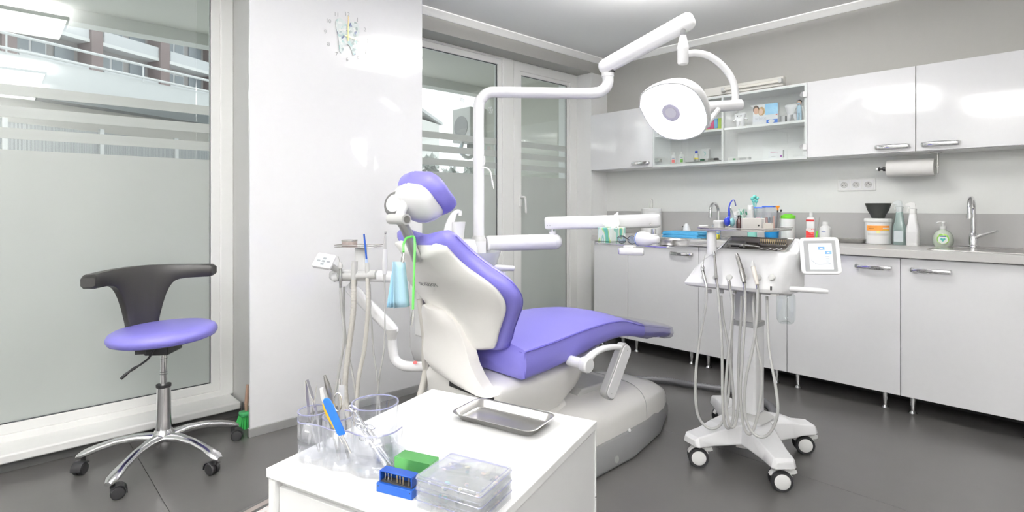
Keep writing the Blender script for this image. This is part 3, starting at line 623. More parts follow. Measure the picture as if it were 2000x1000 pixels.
tool('spatula', 'dark bladed mixing spatula in the middle cup', (.508, 1.005, zb), at(634, 733, D=1.06), [('handle', .0, .62, [.002, .003, .0022], STEEL), ('collar', .62, .68, [.003, .003], mat('brass_collar', (.6, .4, .12), .3, metal=1)), ('blade', .68, 1, [.0018, .0045, .0042, .002], DSTEEL)])
r = thing('blue_spatula', 'flat blue plastic handled spatula in the middle cup', 'tool', (.50, 1.0, zb), TOOLG)
a, b = at(636, 778, D=1.03), at(668, 850, D=1.02); ax = b-a; wv = _R*.0085 + _U*.002
MB().loft([[a + ax*t - wv*k, a + ax*t + wv*k*.9 , a + ax*t + wv*k*.9 + _F*.003, a + ax*t - wv*k + _F*.003] for t, k in ((0, .4), (.06, .85), (.2, 1), (.6, .95), (.95, .9), (1, .7))]).build('handle', mat('cobalt_blue_plastic', (.01, .12, .55), .35), r, bevel=.0008)
MB().tube([b - ax*.02 + _F*.0015, b + ax*.5 + _F*.003], .0015, 6, 0).build('shaft', STEEL, r)
r = thing('yellow_tool', 'yellow plastic handled tool beside the blue spatula', 'tool', (.50, 1.01, zb), TOOLG)
a, b = at(632, 787, D=1.045), at(656, 838, D=1.035); MB().tube([a, (a+b)/2, b], [.003, .0055, .005, .003], 8, 3).build('handle', mat('yellow_plastic', (.75, .45, .01), .4), r)
MB().tube([b, b + (b-a)*.55], .0013, 6, 0).build('shaft', STEEL, r)
tool('white_spatula', 'white tipped spatula behind the yellow tool', (.496, 1.025, zb), at(628, 758, D=1.08), [('handle', 0, .75, [.0018, .002], STEEL), ('tip', .75, 1, [.003, .005, .003], WHITE2)])
r = thing('forceps', 'steel ring handled forceps leaning in the middle cup', 'tool', (.512, 1.02, zb), TOOLG)
a, b = V((.49, 1.01, zb)), at(663, 740, D=1.09); MB().tube([a, a + (b-a)*.6, b], [.002, .0035, .003], 8, 0).build('arm', STEEL, r)
r2 = at(660, 785, D=1.05); e1 = (b-a).normalized(); MB().tube([r2 + e1*.017*cos(q) + _R*.008*sin(q) for q in [2*pi*i/16 for i in range(17)]], .0014, 6, 0).build('ring', STEEL, r)
a2, b2 = V((.497, 1.008, zb)), at(667, 752, D=1.075); wv = _R*.004; MB().loft([[a2-wv, a2+wv, a2+wv+_F*.001, a2-wv+_F*.001], [b2-wv*1.3, b2+wv*1.3, b2+wv*1.3+_F*.001, b2-wv*1.3+_F*.001]]).build('blade', mat('satin_silver', (.8, .8, .8), .3, metal=.5), r)
# two chrome syringe-like clamps in the tall cup
for lb, p0, p1, hh in (('chrome injector with finger rings leaning in the tall cup', (.556, .925, FZ+.008), at(690, 798, D=1.07), .62), ('second chrome injector with a round thumb ring in the tall cup', (.545, .93, FZ+.008), at(697, 822, D=1.075), .55)):
    r = thing('injector', lb, 'tool', p0, TOOLG); p0 = V(p0); ax = p1-p0; e1 = ax.normalized()
    MB().tube([p0, p0 + ax*hh], .0052, 12, 0).build('barrel', CHROME, r)
    MB().tube([p0 + ax*hh, p0 + ax*.95], .0022, 8, 0).build('plunger', CHROME, r)
    MB().tube([p1 + e1*.007*cos(q) + _R*.007*sin(q) for q in [2*pi*i/14 for i in range(15)]], .0018, 6, 0).build('thumb_ring', CHROME, r)
    for sg in (-1, 1): MB().tube([p0 + ax*(hh+.06) + _R*(.010*sg) + (e1*cos(q) + _R*sin(q))*.0065 for q in [2*pi*i/14 for i in range(15)]], .0018, 6, 0).build('finger_ring', CHROME, r)
kb = MB().lathe([(.017, 0), (.019, .003), (.021, .034), (.0195, .035), (.0175, .006), (.003, .004)], (.558, .962, FZ+.008), n=30).build('glass_beaker', clear_glass('beaker_glass', (.9, .9, .9), .03, 3, .12, (.7, .7, .7)), None)
tag(kb, 'small clear cup standing inside the tall acrylic cup', 'cup')
# ------------------------------------------------------------------ bur blocks
def bur_block(lb, o, ang, L, W, Hh, m1, m2, dots=True, burs=True):
    M_ = Matrix.Translation(o) @ Matrix.Rotation(ang, 4, 'Z'); r = thing('bur_block', lb, 'bur block', o)
    MB().box((-L/2-.003, -W/2, .0004), (L/2+.003, W/2, .016), M_).build('base', m1, r, bevel=.0006)
    MB().box((-L/2, -W/2+.006 if burs else -W/2+.001, .0162), (L/2, W/2-.001, .036 if not burs else .018), M_).build('bed' if burs else 'cover', m1 if not burs else DARK, r)
    if burs:
        MB().box((-L/2, W/2-.0035, .0182), (L/2, W/2-.001, .0338), M_).build('back_wall', m2, r)
        for sx in (-1, 1): MB().box((sx*(L/2-.0012)-.0012, -W/2+.005, .0182), (sx*(L/2-.0012)+.0012, W/2-.0037, .0338), M_).build('end_wall', m2, r)
        MB().box((-L/2, -W/2+.005, .034), (L/2, W/2-.001, .036), M_).build('lid', m2, r, bevel=.0004)
        for k in range(9):
            if k in (3, 7): continue
            x = -L/2+.009+k*(L-.018)/8; MB().tube([M_ @ V((x, -W/2+.010, .0181)), M_ @ V((x, -W/2+.010, .026)), M_ @ V((x, -W/2+.010, .033))], [.0009, .0009, .0015], 7, 0).build('bur', STEEL if k < 4 else mat('gold_bur', (.7, .55, .3), .3, metal=1), r)
    for p in ((-L/2+.001, -W/2-.0003, .011), (L/2-.001, -W/2-.0003, .011)): MB().cyl(M_ @ V(p), M_ @ (V(p)+V((0, .0004, 0))), .0012, n=8).build('rivet', BLACK, r)
    return r
BLU = mat('blue_anodised', (.01, .085, .40), .3, metal=.3); BLU2 = mat('blue_lid_anodised', (.008, .06, .32), .35, metal=.3, noise=.2, nscale=600); GRN = mat('green_anodised', (.10, .36, .10), .22, metal=.5)
a, b = at(735, 960, Z=FZ), at(804, 978, Z=FZ); ang = math.atan2(b.y-a.y, b.x-a.x); d = (b-a).normalized(); nn = V((-d.y, d.x, 0))
bur_block('blue metal bur block with a row of burs in front of the green one', (a+b)/2 + nn*.013, ang, (b-a).length-.006, .026, .036, BLU, BLU2)
a, b = at(762, 931, Z=FZ), at(840, 951, Z=FZ); bur_block('green metal bur block lying behind the blue one', (a+b)/2 + nn*.022, ang, .076, .034, .03, GRN, GRN, burs=False)
# ------------------------------------------------------------------ stacked compartment boxes
tb = [at(808, 930, Z=.70), at(880, 885, Z=.70), at(1003, 915, Z=.70), at(940, 970, Z=.70)]
cen = sum(tb, V((0, 0, 0)))/4; ux = ((tb[2]-tb[1]) + (tb[3]-tb[0])).normalized(); BL, BW = .128, .104
CLEARB = clear_glass('clear_polystyrene', (.985, .99, .992), .06, 1.3, .2, (.95, .96, .97))
cols = [(.25, .30, .42), (.2, .5, .55), (.75, .55, .5), (.55, .55, .58), (.8, .75, .62), (.3, .33, .38), (.8, .6, .62)]
for lv, lb in enumerate(('lowest clear compartment box of the stack of three', 'middle clear compartment box of the stack of three', 'topmost clear compartment box of the stack of three')):
    z = FZ + .0005 + lv*.0172; off = V((.002*lv, -.002*lv, 0))*0; BM = frame_M(V((cen.x, cen.y, z)) + off, ux, (0, 0, 1))
    r = thing('compartment_box', lb, 'box', BM.translation, 'clear compartment boxes'); random.seed(10+lv)
    rr = lambda w_, h_, z_: [BM @ V((p[0], p[1], z_)) for p in rrect(w_, h_, .006, 3)]
    MB().loft([rr(BL, BW, 0), rr(BL, BW, .0125), rr(BL-.003, BW-.003, .0125), rr(BL-.003, BW-.003, .0015)]).build('tray', CLEARB, r)
    MB().loft([rr(BL+.001, BW+.001, .0127), rr(BL+.001, BW+.001, .0165), rr(BL-.001, BW-.001, .0168)]).build('lid', CLEARB, r, smooth=30)
    MB().tube([v for v in rr(BL+.0015, BW+.0015, .0128)] + [rr(BL+.0015, BW+.0015, .0128)[0]], .0007, 5, 0).build('lid_edge', RIM, r)
    MB().tube([v for v in rr(BL-.008, BW-.008, .0169)] + [rr(BL-.008, BW-.008, .0169)[0]], .0005, 5, 0).build('lid_edge', RIM, r)
    for k in (1, 2, 3): MB().box((-BL/2+k*BL/4-.0006, -BW/2+.002, .0016), (-BL/2+k*BL/4+.0006, BW/2-.002, .0122), BM).build('divider', CLEARB, r)
    MB().box((-BL/2+.002, -.0006, .0016), (BL/2-.002, .0006, .0115), BM).build('divider', CLEARB, r)
    for cell in range(8):
        cx, cy = -BL/2 + BL/8 + (cell % 4)*BL/4, (-1 if cell < 4 else 1)*BW/4
        for q in range(4):
            p = BM @ V((cx + random.uniform(-.009, .009), cy + random.uniform(-.016, .016), .0035)); col = random.choice(cols)
            MB().ell(p, (random.uniform(.0025, .006), random.uniform(.002, .004), .0018), Matrix.Rotation(random.uniform(0, 3), 4, 'Z'), 8, 5).build('small_item', mat('item_%d' % cols.index(col), col, .4), r)
# ================================================================== DENTAL CHAIR (long axis along X, centre line Y = CY)
CY = 1.765
dc = thing('dental_chair', 'reclined dental chair with purple upholstery and white shell', 'dental chair', (1.9, CY, 0))
def prof_ring(x, zt, zb, wn, wf=None, crown=.018, rb=.02):
    """upholstered cross-section at X=x: flat sides up to a seam, soft crown over the top"""
    wf = wn if wf is None else wf; P = []
    yl, yr = CY-wn, CY+wf; seam = zt
    P += [(yl+rb, zb), (yl+.004, zb+rb*.5), (yl, zb+rb), (yl-.004, (zb+seam)/2), (yl, seam-.012), (yl+.004, seam)]
    for t in (.03, .08, .16, .3, .5, .7, .84, .92, .97): P.append((yl+(yr-yl)*t, seam + crown*(1-abs(2*t-1)**2.6)))
    P += [(yr-.004, seam), (yr, seam-.012), (yr+.004, (zb+seam)/2), (yr, zb+rb), (yr-.004, zb+rb*.5), (yr-rb, zb)]
    return [V((x, y, z)) for y, z in P]
tops = [(1027, 686), (1080, 668), (1134, 647), (1170, 635), (1199, 628), (1224, 627), (1256, 635), (1288, 638), (1309, 641)]
bots = [(1027, 745), (1080, 724), (1134, 697), (1170, 678), (1199, 665), (1224, 658.5), (1256, 659), (1288, 660), (1309, 659)]
stn = []
for k, (t, b) in enumerate(zip(tops, bots)):
    yn = 1.5 + .085*(k/8)**1.5; pt_, pb_ = at(*t, Y=yn), at(*b, Y=yn); stn.append((pt_.x, pt_.z, pb_.z, CY-yn))
rings = []
x0, zt0, zb0, w0 = stn[0]
rings.append(prof_ring(x0-.012, zt0-.02, zb0+.015, w0-.02, crown=.0)); rings.append(prof_ring(x0-.004, zt0-.006, zb0+.004, w0-.006, crown=.008))
for i, (x, zt, zb, w_) in enumerate(stn): rings.append(prof_ring(x, zt, zb, w_, crown=.022 if i < 6 else .012))
x1, zt1, zb1, w1_ = stn[-1]; rings.append(prof_ring(x1+.008, zt1-.006, zb1+.005, w1_-.008, crown=.008)); rings.append(prof_ring(x1+.014, zt1-.018, zb1+.015, w1_-.03, crown=0))
# densify along X for smoothness
fine = []
for i in range(len(rings)):
    fine.append(rings[i])
    if 2 <= i < len(rings)-3:
        for t in (1/3, 2/3):
            a, b = rings[max(i-1, 2)], rings[min(i+2, len(rings)-3)]; r0, r1 = rings[i], rings[i+1]
            fine.append([.5*((2*p1) + (p2-p0)*t + (2*p0-5*p1+4*p2-p3)*t*t + (3*p1-p0-3*p2+p3)*t**3) for p0, p1, p2, p3 in zip(a, r0, r1, b)])
seatc = MB().loft(fine).build('seat_cushion', PURPLE, dc, smooth=50)
for sgn in (-1, 1):
    pts = [V((x, CY + sgn*(w_+.0005), zt-.004)) for x, zt, zb, w_ in stn]; MB().tube(pts, .0022, 6, 4).build('piping', PURPLE2, seatc)
MB().tube([V((x0-.001, CY-w0-.001+.004, z)) for z in (zb0+.01, (zb0+zt0)/2, zt0-.006)], .002, 6).build('corner_seam', PURPLE2, seatc)
MB().tube([V((x0-.004, CY+w0*(1-2*t), zt0-.008)) for t in (.04, .3, .6, .8, .97)], .002, 6).build('rear_piping', PURPLE2, seatc)
# clear cover over the foot end
COV = clear_glass('clear_vinyl_cover', (.86, .86, .92), .1, 2.5, .18, (.75, .75, .82))
cr = []
xc0 = stn[6][0]+.004
for t in [i/5 for i in range(6)]:
    x = xc0 + (x1+.022-xc0)*t; i = t*2; lerp = lambda a, b, q: a+(b-a)*q
    zt = lerp(stn[6][1], zt1, t); zb = lerp(stn[6][2], zb1, t); w_ = lerp(stn[6][3], w1_, t)
    cr.append(prof_ring(x, zt+.004, zb-.006-.006*sin(t*9), w_+.005, crown=.014))
cr.append(prof_ring(x1+.026, zt1-.01, zb1+.002, w1_-.01, crown=.006))
MB().loft(cr, False, True).build('foot_cover', COV, dc, smooth=50)
# ---- backrest
BST = [(1.178, 1.004, .172), (1.222, .955, .186), (1.251, .919, .220), (1.276, .889, .262), (1.305, .855, .296), (1.337, .812, .304), (1.364, .768, .282), (1.383, .722, .245), (1.40, .667, .203), (1.411, .628, .180), (1.419, .601, .158)]
def bstat(t):
    f = t*(len(BST)-1); i = min(int(f), len(BST)-2); f -= i
    P = [V(BST[max(i-1, 0)]), V(BST[i]), V(BST[i+1]), V(BST[min(i+2, len(BST)-1)])]
    a, b, c, d = P; return .5*((2*b) + (c-a)*f + (2*a-5*b+4*c-d)*f*f + (3*b-a-3*c+d)*f**3)
def back_ring(t, grow, fr, bk, bulge, dip, n=28, e=.62, zup=0, shrink=1):
    p = bstat(t); q0, q1 = bstat(max(t-.02, 0)), bstat(min(t+.02, 1)); tg = V((q1.x-q0.x, 0, q1.y-q0.y)).normalized(); nf = V((-tg.z, 0, tg.x)); nf = nf if nf.x > 0 else -nf   # towards the patient
    w_ = (p.z+grow)*shrink; out = []
    for i in range(n):
        a = 2*pi*i/n; cx, sx = cos(a), sin(a); u = math.copysign(abs(cx)**e, cx)
        d = (fr if sx > 0 else bk)*math.copysign(abs(sx)**e, sx)
        d += -bulge*(1-u*u)
        out.append(V((p.x, CY, p.y)) + V((0, 1, 0))*(w_*u) + nf*d - tg*(zup) + tg*(dip*(1-u*u)**2*max(0, 1-t/.25)))
    return out
rb_ = [back_ring(0, -.05, .012, .004, .02, .030, zup=.012)] + [back_ring(i/30, 0, .018, .010, .028, .028) for i in range(31)] + [back_ring(1, -.04, .012, .006, .028, 0, zup=-.014)]
shell = MB().loft(rb_).build('backrest_shell', WARM, dc, smooth=60)
def off(rings_, d): return [[v + d for v in r] for r in rings_]
cu = [back_ring(0, -.035, .022, -.002, .02, .03, zup=.052), back_ring(0, -.006, .038, .022, .02, .03, zup=.046), back_ring(0, .008, .044, .028, .02, .03, zup=.03)] + [back_ring(i/30, .030 if i > 4 else .014+.004*i, .052, .034, .022, .028) for i in range(31)] + [back_ring(1, .02, .05, .03, .02, 0, zup=-.018), back_ring(1, -.02, .035, .015, .02, 0, zup=-.03)]
cu = off(cu, V((.042, 0, .012)))
bc = MB().loft(cu).build('backrest_cushion', PURPLE, dc, smooth=60)
pp = [r[0] for r in cu[2:-1]]; pq = [r[14] for r in cu[2:-1]]
for line in (pp, pq): MB().tube([v + V((.014, 0, .006)) for v in line], .0018, 6, 0).build('piping', PURPLE2, bc)
# lettering on the shell (Y runs to the picture's left, so the text runs along -Y)
pL = bstat(.38); tgv = V((bstat(.40).x-bstat(.44).x, 0, bstat(.40).y-bstat(.44).y)).normalized(); nb = V((-1, 0, 0)) - tgv*V((-1, 0, 0)).dot(tgv)
cL = V((pL.x, CY+.07, pL.y)) + nb.normalized()*.040
text_obj('lettering', 'SILVERFOX', .027, frame_M(cL, (-.12, -1, 0), nb), mat('grey_lettering', (.2, .2, .2), .4), dc, .001)
# ---- white swoosh bracket behind the backrest
br = []
for z, X, yf, yn in ((.738, 1.338, 1.955, 1.925), (.728, 1.332, 1.975, 1.83), (.70, 1.335, 1.985, 1.765), (.66, 1.345, 1.99, 1.735), (.60, 1.352, 1.99, 1.705), (.54, 1.343, 1.985, 1.665), (.505, 1.336, 1.965, 1.625), (.475, 1.331, 1.90, 1.58), (.455, 1.330, 1.78, 1.548), (.445, 1.333, 1.64, 1.535)):
    r = []
    for t in [i/8 for i in range(9)]: r.append(V((X - .022*(1-(2*t-1)**2), yf + (yn-yf)*t, z)))
    for t in [1-i/8 for i in range(9)]: r.append(V((X+.05, yf + (yn-yf)*t, z)))
    br.append(r)
MB().loft(br).build('backrest_bracket', mat('white_bracket', (.79, .77, .745), .3, coat=.2), dc, bevel=.006, seg=3, smooth=45)
# ---- undercarriage
def body_ring(X, z0, z1, w0_, w1_, e=.35, n=20):
    out = []
    for i in range(n):
        a = 2*pi*i/n; u = math.copysign(abs(cos(a))**e, cos(a)); v = math.copysign(abs(sin(a))**e, sin(a)); t = (v+1)/2
        out.append(V((X, CY + (w0_ + (w1_-w0_)*t)*u, z0 + (z1-z0)*t)))
    return out
UB = [(1.362, .31, .465, .19, .232), (1.375, .28, .474, .20, .242), (1.40, .27, .476, .20, .238), (1.50, .27, .476, .19, .225), (1.65, .26, .47, .185, .225), (1.78, .27, .475, .17, .215), (1.90, .32, .485, .15, .205), (2.0, .385, .50, .13, .19), (2.08, .44, .515, .11, .17), (2.15, .485, .53, .08, .14)]
MB().loft([body_ring(*q) for q in UB]).build('undercarriage', WARM, dc, smooth=50)
MB().loft([body_ring(X, .10, z, w_, w_*.9) for X, z, w_ in ((1.36, .33, .15), (1.38, .36, .175), (1.5, .34, .18), (1.8, .32, .17), (1.86, .30, .155))]).build('lift_cover', WARM, dc, smooth=50)
MB().box((1.345, 1.545, .425), (1.364, 1.80, .447), None).build('dark_slot', DARK, dc)
# ---- floor base: grey skirt and white hood
def base_poly(k): 
    n = [(1.35, 1.50), (1.5, 1.455), (1.87, 1.450), (2.14, 1.452), (2.45, 1.515), (2.72, 1.635), (2.79, 1.69)]
    pts = n + [(x, 2*CY-y) for x, y in n[::-1]]; c = V((2.05, CY)); return [(c.x+(p[0]-c.x)*k[0], c.y+(p[1]-c.y)*k[1]) for p in pts]
MB().loft([[V((x, y, z)) for x, y in base_poly(k)] for z, k in ((.0, (.985, .97)), (.012, (1, 1)), (.055, (1, .985)), (.10, (.985, .87)), (.104, (.9, .8)))]).build('base_skirt', mat('base_grey', (.23, .23, .235), .35), dc, bevel=.003)
hood = []
for X, z, w_ in ((1.37, .20, .235), (1.40, .24, .25), (1.6, .26, .262), (1.9, .278, .262), (2.15, .278, .255), (2.35, .262, .236), (2.5, .235, .206), (2.62, .20, .166), (2.71, .155, .125), (2.755, .12, .09), (2.768, .09, .06)):
    r = []
    for i in range(17):
        a = pi*i/16; u = math.copysign(abs(cos(a))**.55, cos(a)); v = sin(a)**.5 if sin(a) > 0 else 0; r.append(V((X, CY - w_*u, .072 + (z-.072)*v)))
    hood.append(r)
hd = MB().loft(hood).build('base_hood', WARM, dc, smooth=60)
MB().tube([v + V((0, -.001, .0008)) for v in hood[5]], .0012, 5, 3).build('hood_joint', GREY, hd)
for px, py in ((1227, 855), (1267, 825)): p = at(px, py, Y=CY-.265 if px < 1250 else CY-.19); MB().lathe([(.008, 0), (.008, .004), (.003, .008)], (p.x, p.y-.006, .112), (0, -1, .4), n=14).build('cover_screw', WHITE, hd)
MB().lathe([(.016, 0), (.016, .002), (.010, .0025)], (2.0, 1.4555, .038), (0, -1, .12), n=18).build('skirt_plug', GREY, dc)
m = MB(); m.loft([[V((x, CY-.12+dy, z)) for x, z in ((1.95, .262), (2.22, .262), (2.30, .268), (2.22, .295), (2.0, .30))] for dy in (0, .2)]); m.build('foot_control_panel', LGREY, dc, bevel=.008)
# ---- armrest on the near side
pv = at(1143, 712, Y=1.43)
MB().cyl(pv + V((0, .085, 0)), pv, .022, n=24).build('armrest_axle', WHITE, dc)
MB().lathe([(.0, 0), (.030, 0), (.032, .004), (.032, .03), (.027, .036), (.024, .036)], (pv.x, pv.y+.012, pv.z), (0, -1, 0), n=28).build('armrest_pivot', WHITE, dc)
AY = 1.435
arm = [at(1148, 702, Y=AY), at(1160, 690, Y=AY), at(1178, 681, Y=AY), at(1200, 677.5, Y=AY), at(1220, 680, Y=AY)]
MB().tube(arm, [.020, .017, .016, .016, .017], 12, 5, flat=.8).build('armrest_arm', WHITE, dc)
a, b = at(1219, 684, Y=AY-.005), at(1189, 766, Y=AY-.005); L = (b-a).length; ax = (b-a).normalized(); AM = frame_M((a+b)/2, ax, (0, -1, 0))
def pad(k, h0, h1): return [[AM @ V((p[0], p[1], h)) for p in rrect(L+.055+k, .074+k, .024, 5)] for h in (h0, h1)]
MB().loft(pad(0, -.022, .012)).build('armrest_pad', mat('armrest_grey', (.38, .38, .38), .4), dc, bevel=.004)
ar = MB().loft(pad(-.012, .0122, .0165)).build('armrest_face', WHITE, dc, bevel=.002)
for s in (-1, 1): MB().cyl(AM @ V((s*(L/2+.003), 0, .0165)), AM @ V((s*(L/2+.003), 0, .0172)), .0022, n=8).build('screw', GREY, ar)
# ---- headrest
HC = V((1.17, CY, 1.163)); hv = V((-.66, 0, .75)).normalized(); hn = V((.75, 0, .66)).normalized()
HM = Matrix((V((0, -1, 0)), hv, V((0, -1, 0)).cross(hv))).transposed().to_4x4()
nsign = 1 if (HM.to_3x3() @ V((0, 0, 1))).dot(hn) > 0 else -1
def head_pad(cn, w_, h_, bk, fr, cup_):
    m = MB(); n = 28; rings_ = []
    for k in range(13):
        s = -1 + 2*k/12; out = []; sh = sqrt(max(0, 1-abs(s)**3.2))
        for i in range(n):
            a = 2*pi*i/n; cx, sx = cos(a), sin(a); u = math.copysign(abs(cx)**.75, cx); dd = (fr if sx > 0 else bk)*math.copysign(abs(sx)**.75, sx)*max(sh, .05)**.5
            wv = w_*max(sh, .04)
            out.append(HC + hn*(cn + dd + cup_*(u*u*.6 + s*s*.5)) + hv*(h_*s) + V((0, 1, 0))*(wv*u))
        rings_.append(out)
    return m.loft(rings_)
hr = head_pad(.034, .142, .100, .036, .040, .028).build('headrest_cushion', PURPLE, dc, smooth=70)
hs_ = head_pad(-.014, .118, .086, .038, .022, .026).build('headrest_shell', WHITE, dc, smooth=70)
j1 = at(800, 372, Y=CY); j2 = at(778, 428, Y=CY); j3 = at(806, 478, Y=CY)
MB().tube([at(815, 372, Y=CY), at(800, 378, Y=CY), at(790, 400, Y=CY), j2], [.024, .020, .018, .018], 14, 5).build('headrest_stem', WHITE, dc)
MB().tube([j2, (j2+j3)/2 + V((.004, 0, .004)), j3 + V((.02, 0, -.06))], [.014, .017, .017], 10, 4, flat=1.5, up=(0, 1, 0)).build('headrest_bar', mat('satin_aluminium', (.5, .5, .5), .3, metal=.8), dc)
MB().cyl(j2 + V((0, .055, 0)), j2 + V((0, -.055, 0)), .020, n=22).build('headrest_joint', LGREY, dc)
for s in (-1, 1): MB().cyl(j2 + V((0, .055*s, 0)), j2 + V((0, .0585*s, 0)), .013, n=18).build('joint_cap', STEEL, dc)
kd = at(772, 398, Y=CY+.045); kn = V((-.85, -.35, .25)).normalized()
MB().lathe([(.02, -.026), (.044, -.024), (.050, -.012), (.050, .0), (.046, .006), (.034, .008)], kd, kn, n=28).build('headrest_knob', mat('knob_grey', (.12, .12, .12), .4), dc)
MB().lathe([(.034, .0082), (.034, .0105), (.028, .0125)], kd, kn, n=28).build('knob_face', WHITE, dc)
MB().cyl(kd - kn*.02, j1 + (j2-j1)*.45, .014, n=14).build('knob_axle', GREY, dc)
# ------------------------------------------------------------------ green bib chain and blue bibs
GC = mat('green_cord', (.16, .70, .13), .45)
bib = thing('bib_chain', 'bright green bib cord looped over the headrest bar with two metal clips', 'bib chain', at(805, 470, Y=CY-.03))
cp1, cp2 = at(789, 497, Y=1.66), at(806, 606, Y=1.64)
MB().tube([at(788, 492, Y=1.66), at(788, 478, Y=1.68), at(793, 466, Y=1.71), at(800, 463.5, Y=1.73), at(806, 462, Y=1.72), at(810, 470, Y=1.68), at(809, 520, Y=1.65), at(806.5, 604, Y=1.64)], .0042, 8, 6).build('cord', GC, bib)
for c_, t_ in ((at(788, 494, Y=1.66), at(785, 514, Y=1.66)), (at(806.5, 606, Y=1.64), at(804, 636, Y=1.64))):
    MB().tube([c_, (c_+t_)/2, t_], [.003, .008, .0065], 8, 3, flat=.6).build('clip', STEEL, bib)
for k, lb in enumerate(('pale blue paper bib hanging from the green cord, frontmost of the bundle', 'pale blue paper bib hanging behind the frontmost one', 'pale blue paper bib at the back of the bundle')):
    yy = 1.66 + .014*k; a, b, c_, d = at(767 + 1*k, 511 + k, Y=yy), at(792 + 0*k, 512, Y=yy), at(802 - 4*k, 597 - 2*k, Y=yy), at(769 - 6*k, 603 - k, Y=yy)
    m = MB(); m.grid(lambda u, v: (a*(1-u)+b*u)*(1-v) + (d*(1-u)+c_*u)*v + V((0, .004*sin(u*7+k)*(1+v), 0)), 10, 6)
    o = m.build('paper_bib', mat('pale_blue_paper_%d' % k, ((.46, .70, .83), (.40, .66, .83), (.34, .62, .81))[k], .8, bump=.3, bscale=150), None, solid=.0012); tag(o, lb, 'bib', 'paper bibs')
# ================================================================== CUSPIDOR UNIT BEYOND THE CHAIR
un = thing('spittoon_unit', 'white spittoon unit with bowl standing behind the chair', 'spittoon unit', (1.78, 2.32, 0))
PX, PY = 1.924, 2.309
def ring_rr(cx, cy, w_, h_, r, z): return [V((cx+p[0], cy+p[1], z)) for p in rrect(w_, h_, r, 5)]
MB().loft([ring_rr(1.80, 2.33, w_, h_, .07, z) for z, w_, h_ in ((.0, .30, .22), (.30, .32, .24), (.36, .44, .28), (.42, .47, .30), (.72, .48, .30), (.80, .46, .29), (.815, .40, .25))]).build('cabinet', WHITE, un, smooth=50)
MB().box((1.545, 2.235, .50), (1.566, 2.36, .66)).build('side_door', WHITE2, un, bevel=.01)
bw = at(958, 500, Y=2.22)
MB().lathe([(.03, 0), (.07, .006), (.115, .05), (.135, .11), (.137, .115), (.130, .115), (.108, .055), (.06, .014), (.01, .012)], (bw.x-.09, 2.24, .80), n=36).build('bowl', clear_glass('pale_bowl_glass', (.93, .94, .95), .05, 1.5, .55, (.85, .86, .87)), un)
MB().loft([ring_rr(1.72, 2.30, w_, h_, .06, z) for z, w_, h_ in ((.8152, .30, .22), (.93, .28, .2), (.975, .26, .18), (.98, .22, .15))]).build('cup_shelf', WHITE, un, smooth=50)
s0 = at(873, 470, Y=2.32); MB().tube([at(873, 478, Y=2.32), at(877, 445, Y=2.32), at(884, 424, Y=2.32), at(892, 414, Y=2.32), at(899, 415, Y=2.30)], [.028, .024, .018, .012, .013], 14, 6).build('cup_filler', WHITE, un)
MB().cyl(at(899, 414, Y=2.30) + V((0, 0, .006)), at(899, 421, Y=2.30), .010, n=14).build('filler_nozzle', WHITE2, un)
cb_ = at(896, 467, Y=2.28); MB().loft([ring_rr(cb_.x, cb_.y, .095, .095, .04, z) for z in (cb_.z-.02, cb_.z)]).build('cup_plate', WHITE, un, bevel=.004)
pc = MB().lathe([(.024, 0), (.0245, .001), (.034, .085), (.0355, .086), (.0355, .088), (.0335, .088), (.0235, .003), (.005, .002)], cb_ + V((0, 0, .0006)), n=28).build('paper_cup', WHITE2); tag(pc, 'small white plastic cup under the cup filler', 'cup')
a, b = at(955, 522, Y=2.16), at(1002, 524, Y=2.16); MB().tube([a, b], [.017, .015], 14, 0).build('handle', WHITE, un)
MB().tube([at(985, 530, Y=2.16), at(980, 545, Y=2.17), at(965, 555, Y=2.2)], .012, 10).build('handle_stem', WHITE2, un)
# hoses at the back of the chair
for k, (pts, r_) in enumerate((([(820, 583), (825, 620), (832, 680), (833, 715), (824, 760), (812, 800)], .015), ([(829, 590), (829, 640), (828, 700), (832, 740), (824, 772), (808, 800)], .011))):
    P_ = [at(x, y, Y=2.05) for x, y in pts]; m = MB()
    o = MB().tube(P_, r_, 12, 8).build('suction_hose', HOSE2); tag(o, ('thick beige suction hose hanging behind the chair back', 'thin beige suction hose crossing the thick one')[k], 'hose')
    MB().cyl(P_[0] + V((0, 0, .05)), P_[0], r_*1.35, n=14).build('hose_end', LGREY, o)
# ================================================================== OPERATING LAMP
ol = thing('operating_lamp', 'white articulated operating lamp with a bright rounded head above the chair', 'lamp', (PX, PY, .82))
zt_ = at(935, 172, D=3.0).z
MB().cyl((PX, PY, .816), (PX, PY, .962), .042, n=28).build('post_socket', WHITE, ol)
MB().lathe([(.042, 0), (.040, .012), (.033, .022), (.031, .03)], (PX, PY, .962), n=28).build('post_collar', LGREY, ol)
e1 = at(1187, 152, D=3.0); e0 = V((PX, PY, 1.55)); zA = at(1060, 180, D=3.0).z
dirh = V((e1.x-PX, e1.y-PY, 0)).normalized()
zb1 = zA
elbow = [V((PX, PY, .99)), V((PX, PY, 1.4)), V((PX, PY, zb1-.09)), V((PX, PY, zb1-.03)) + dirh*.022, V((PX, PY, zb1-.004)) + dirh*.055, V((PX, PY, zb1)) + dirh*.11]
tot = (V((e1.x, e1.y, 0))-V((PX, PY, 0))).length
elbow += [V((PX, PY, zb1-.004)) + dirh*(tot*.5), V((PX, PY, zb1-.006)) + dirh*(tot-.09), V((PX, PY, zb1+.012)) + dirh*(tot-.025), V((PX, PY, zb1+.05)) + dirh*tot, V((PX, PY, zb1+.095)) + dirh*tot]
MB().tube(elbow, .030, 20, 5).build('post', WHITE, ol)
top = V((e1.x, e1.y, zb1+.095))
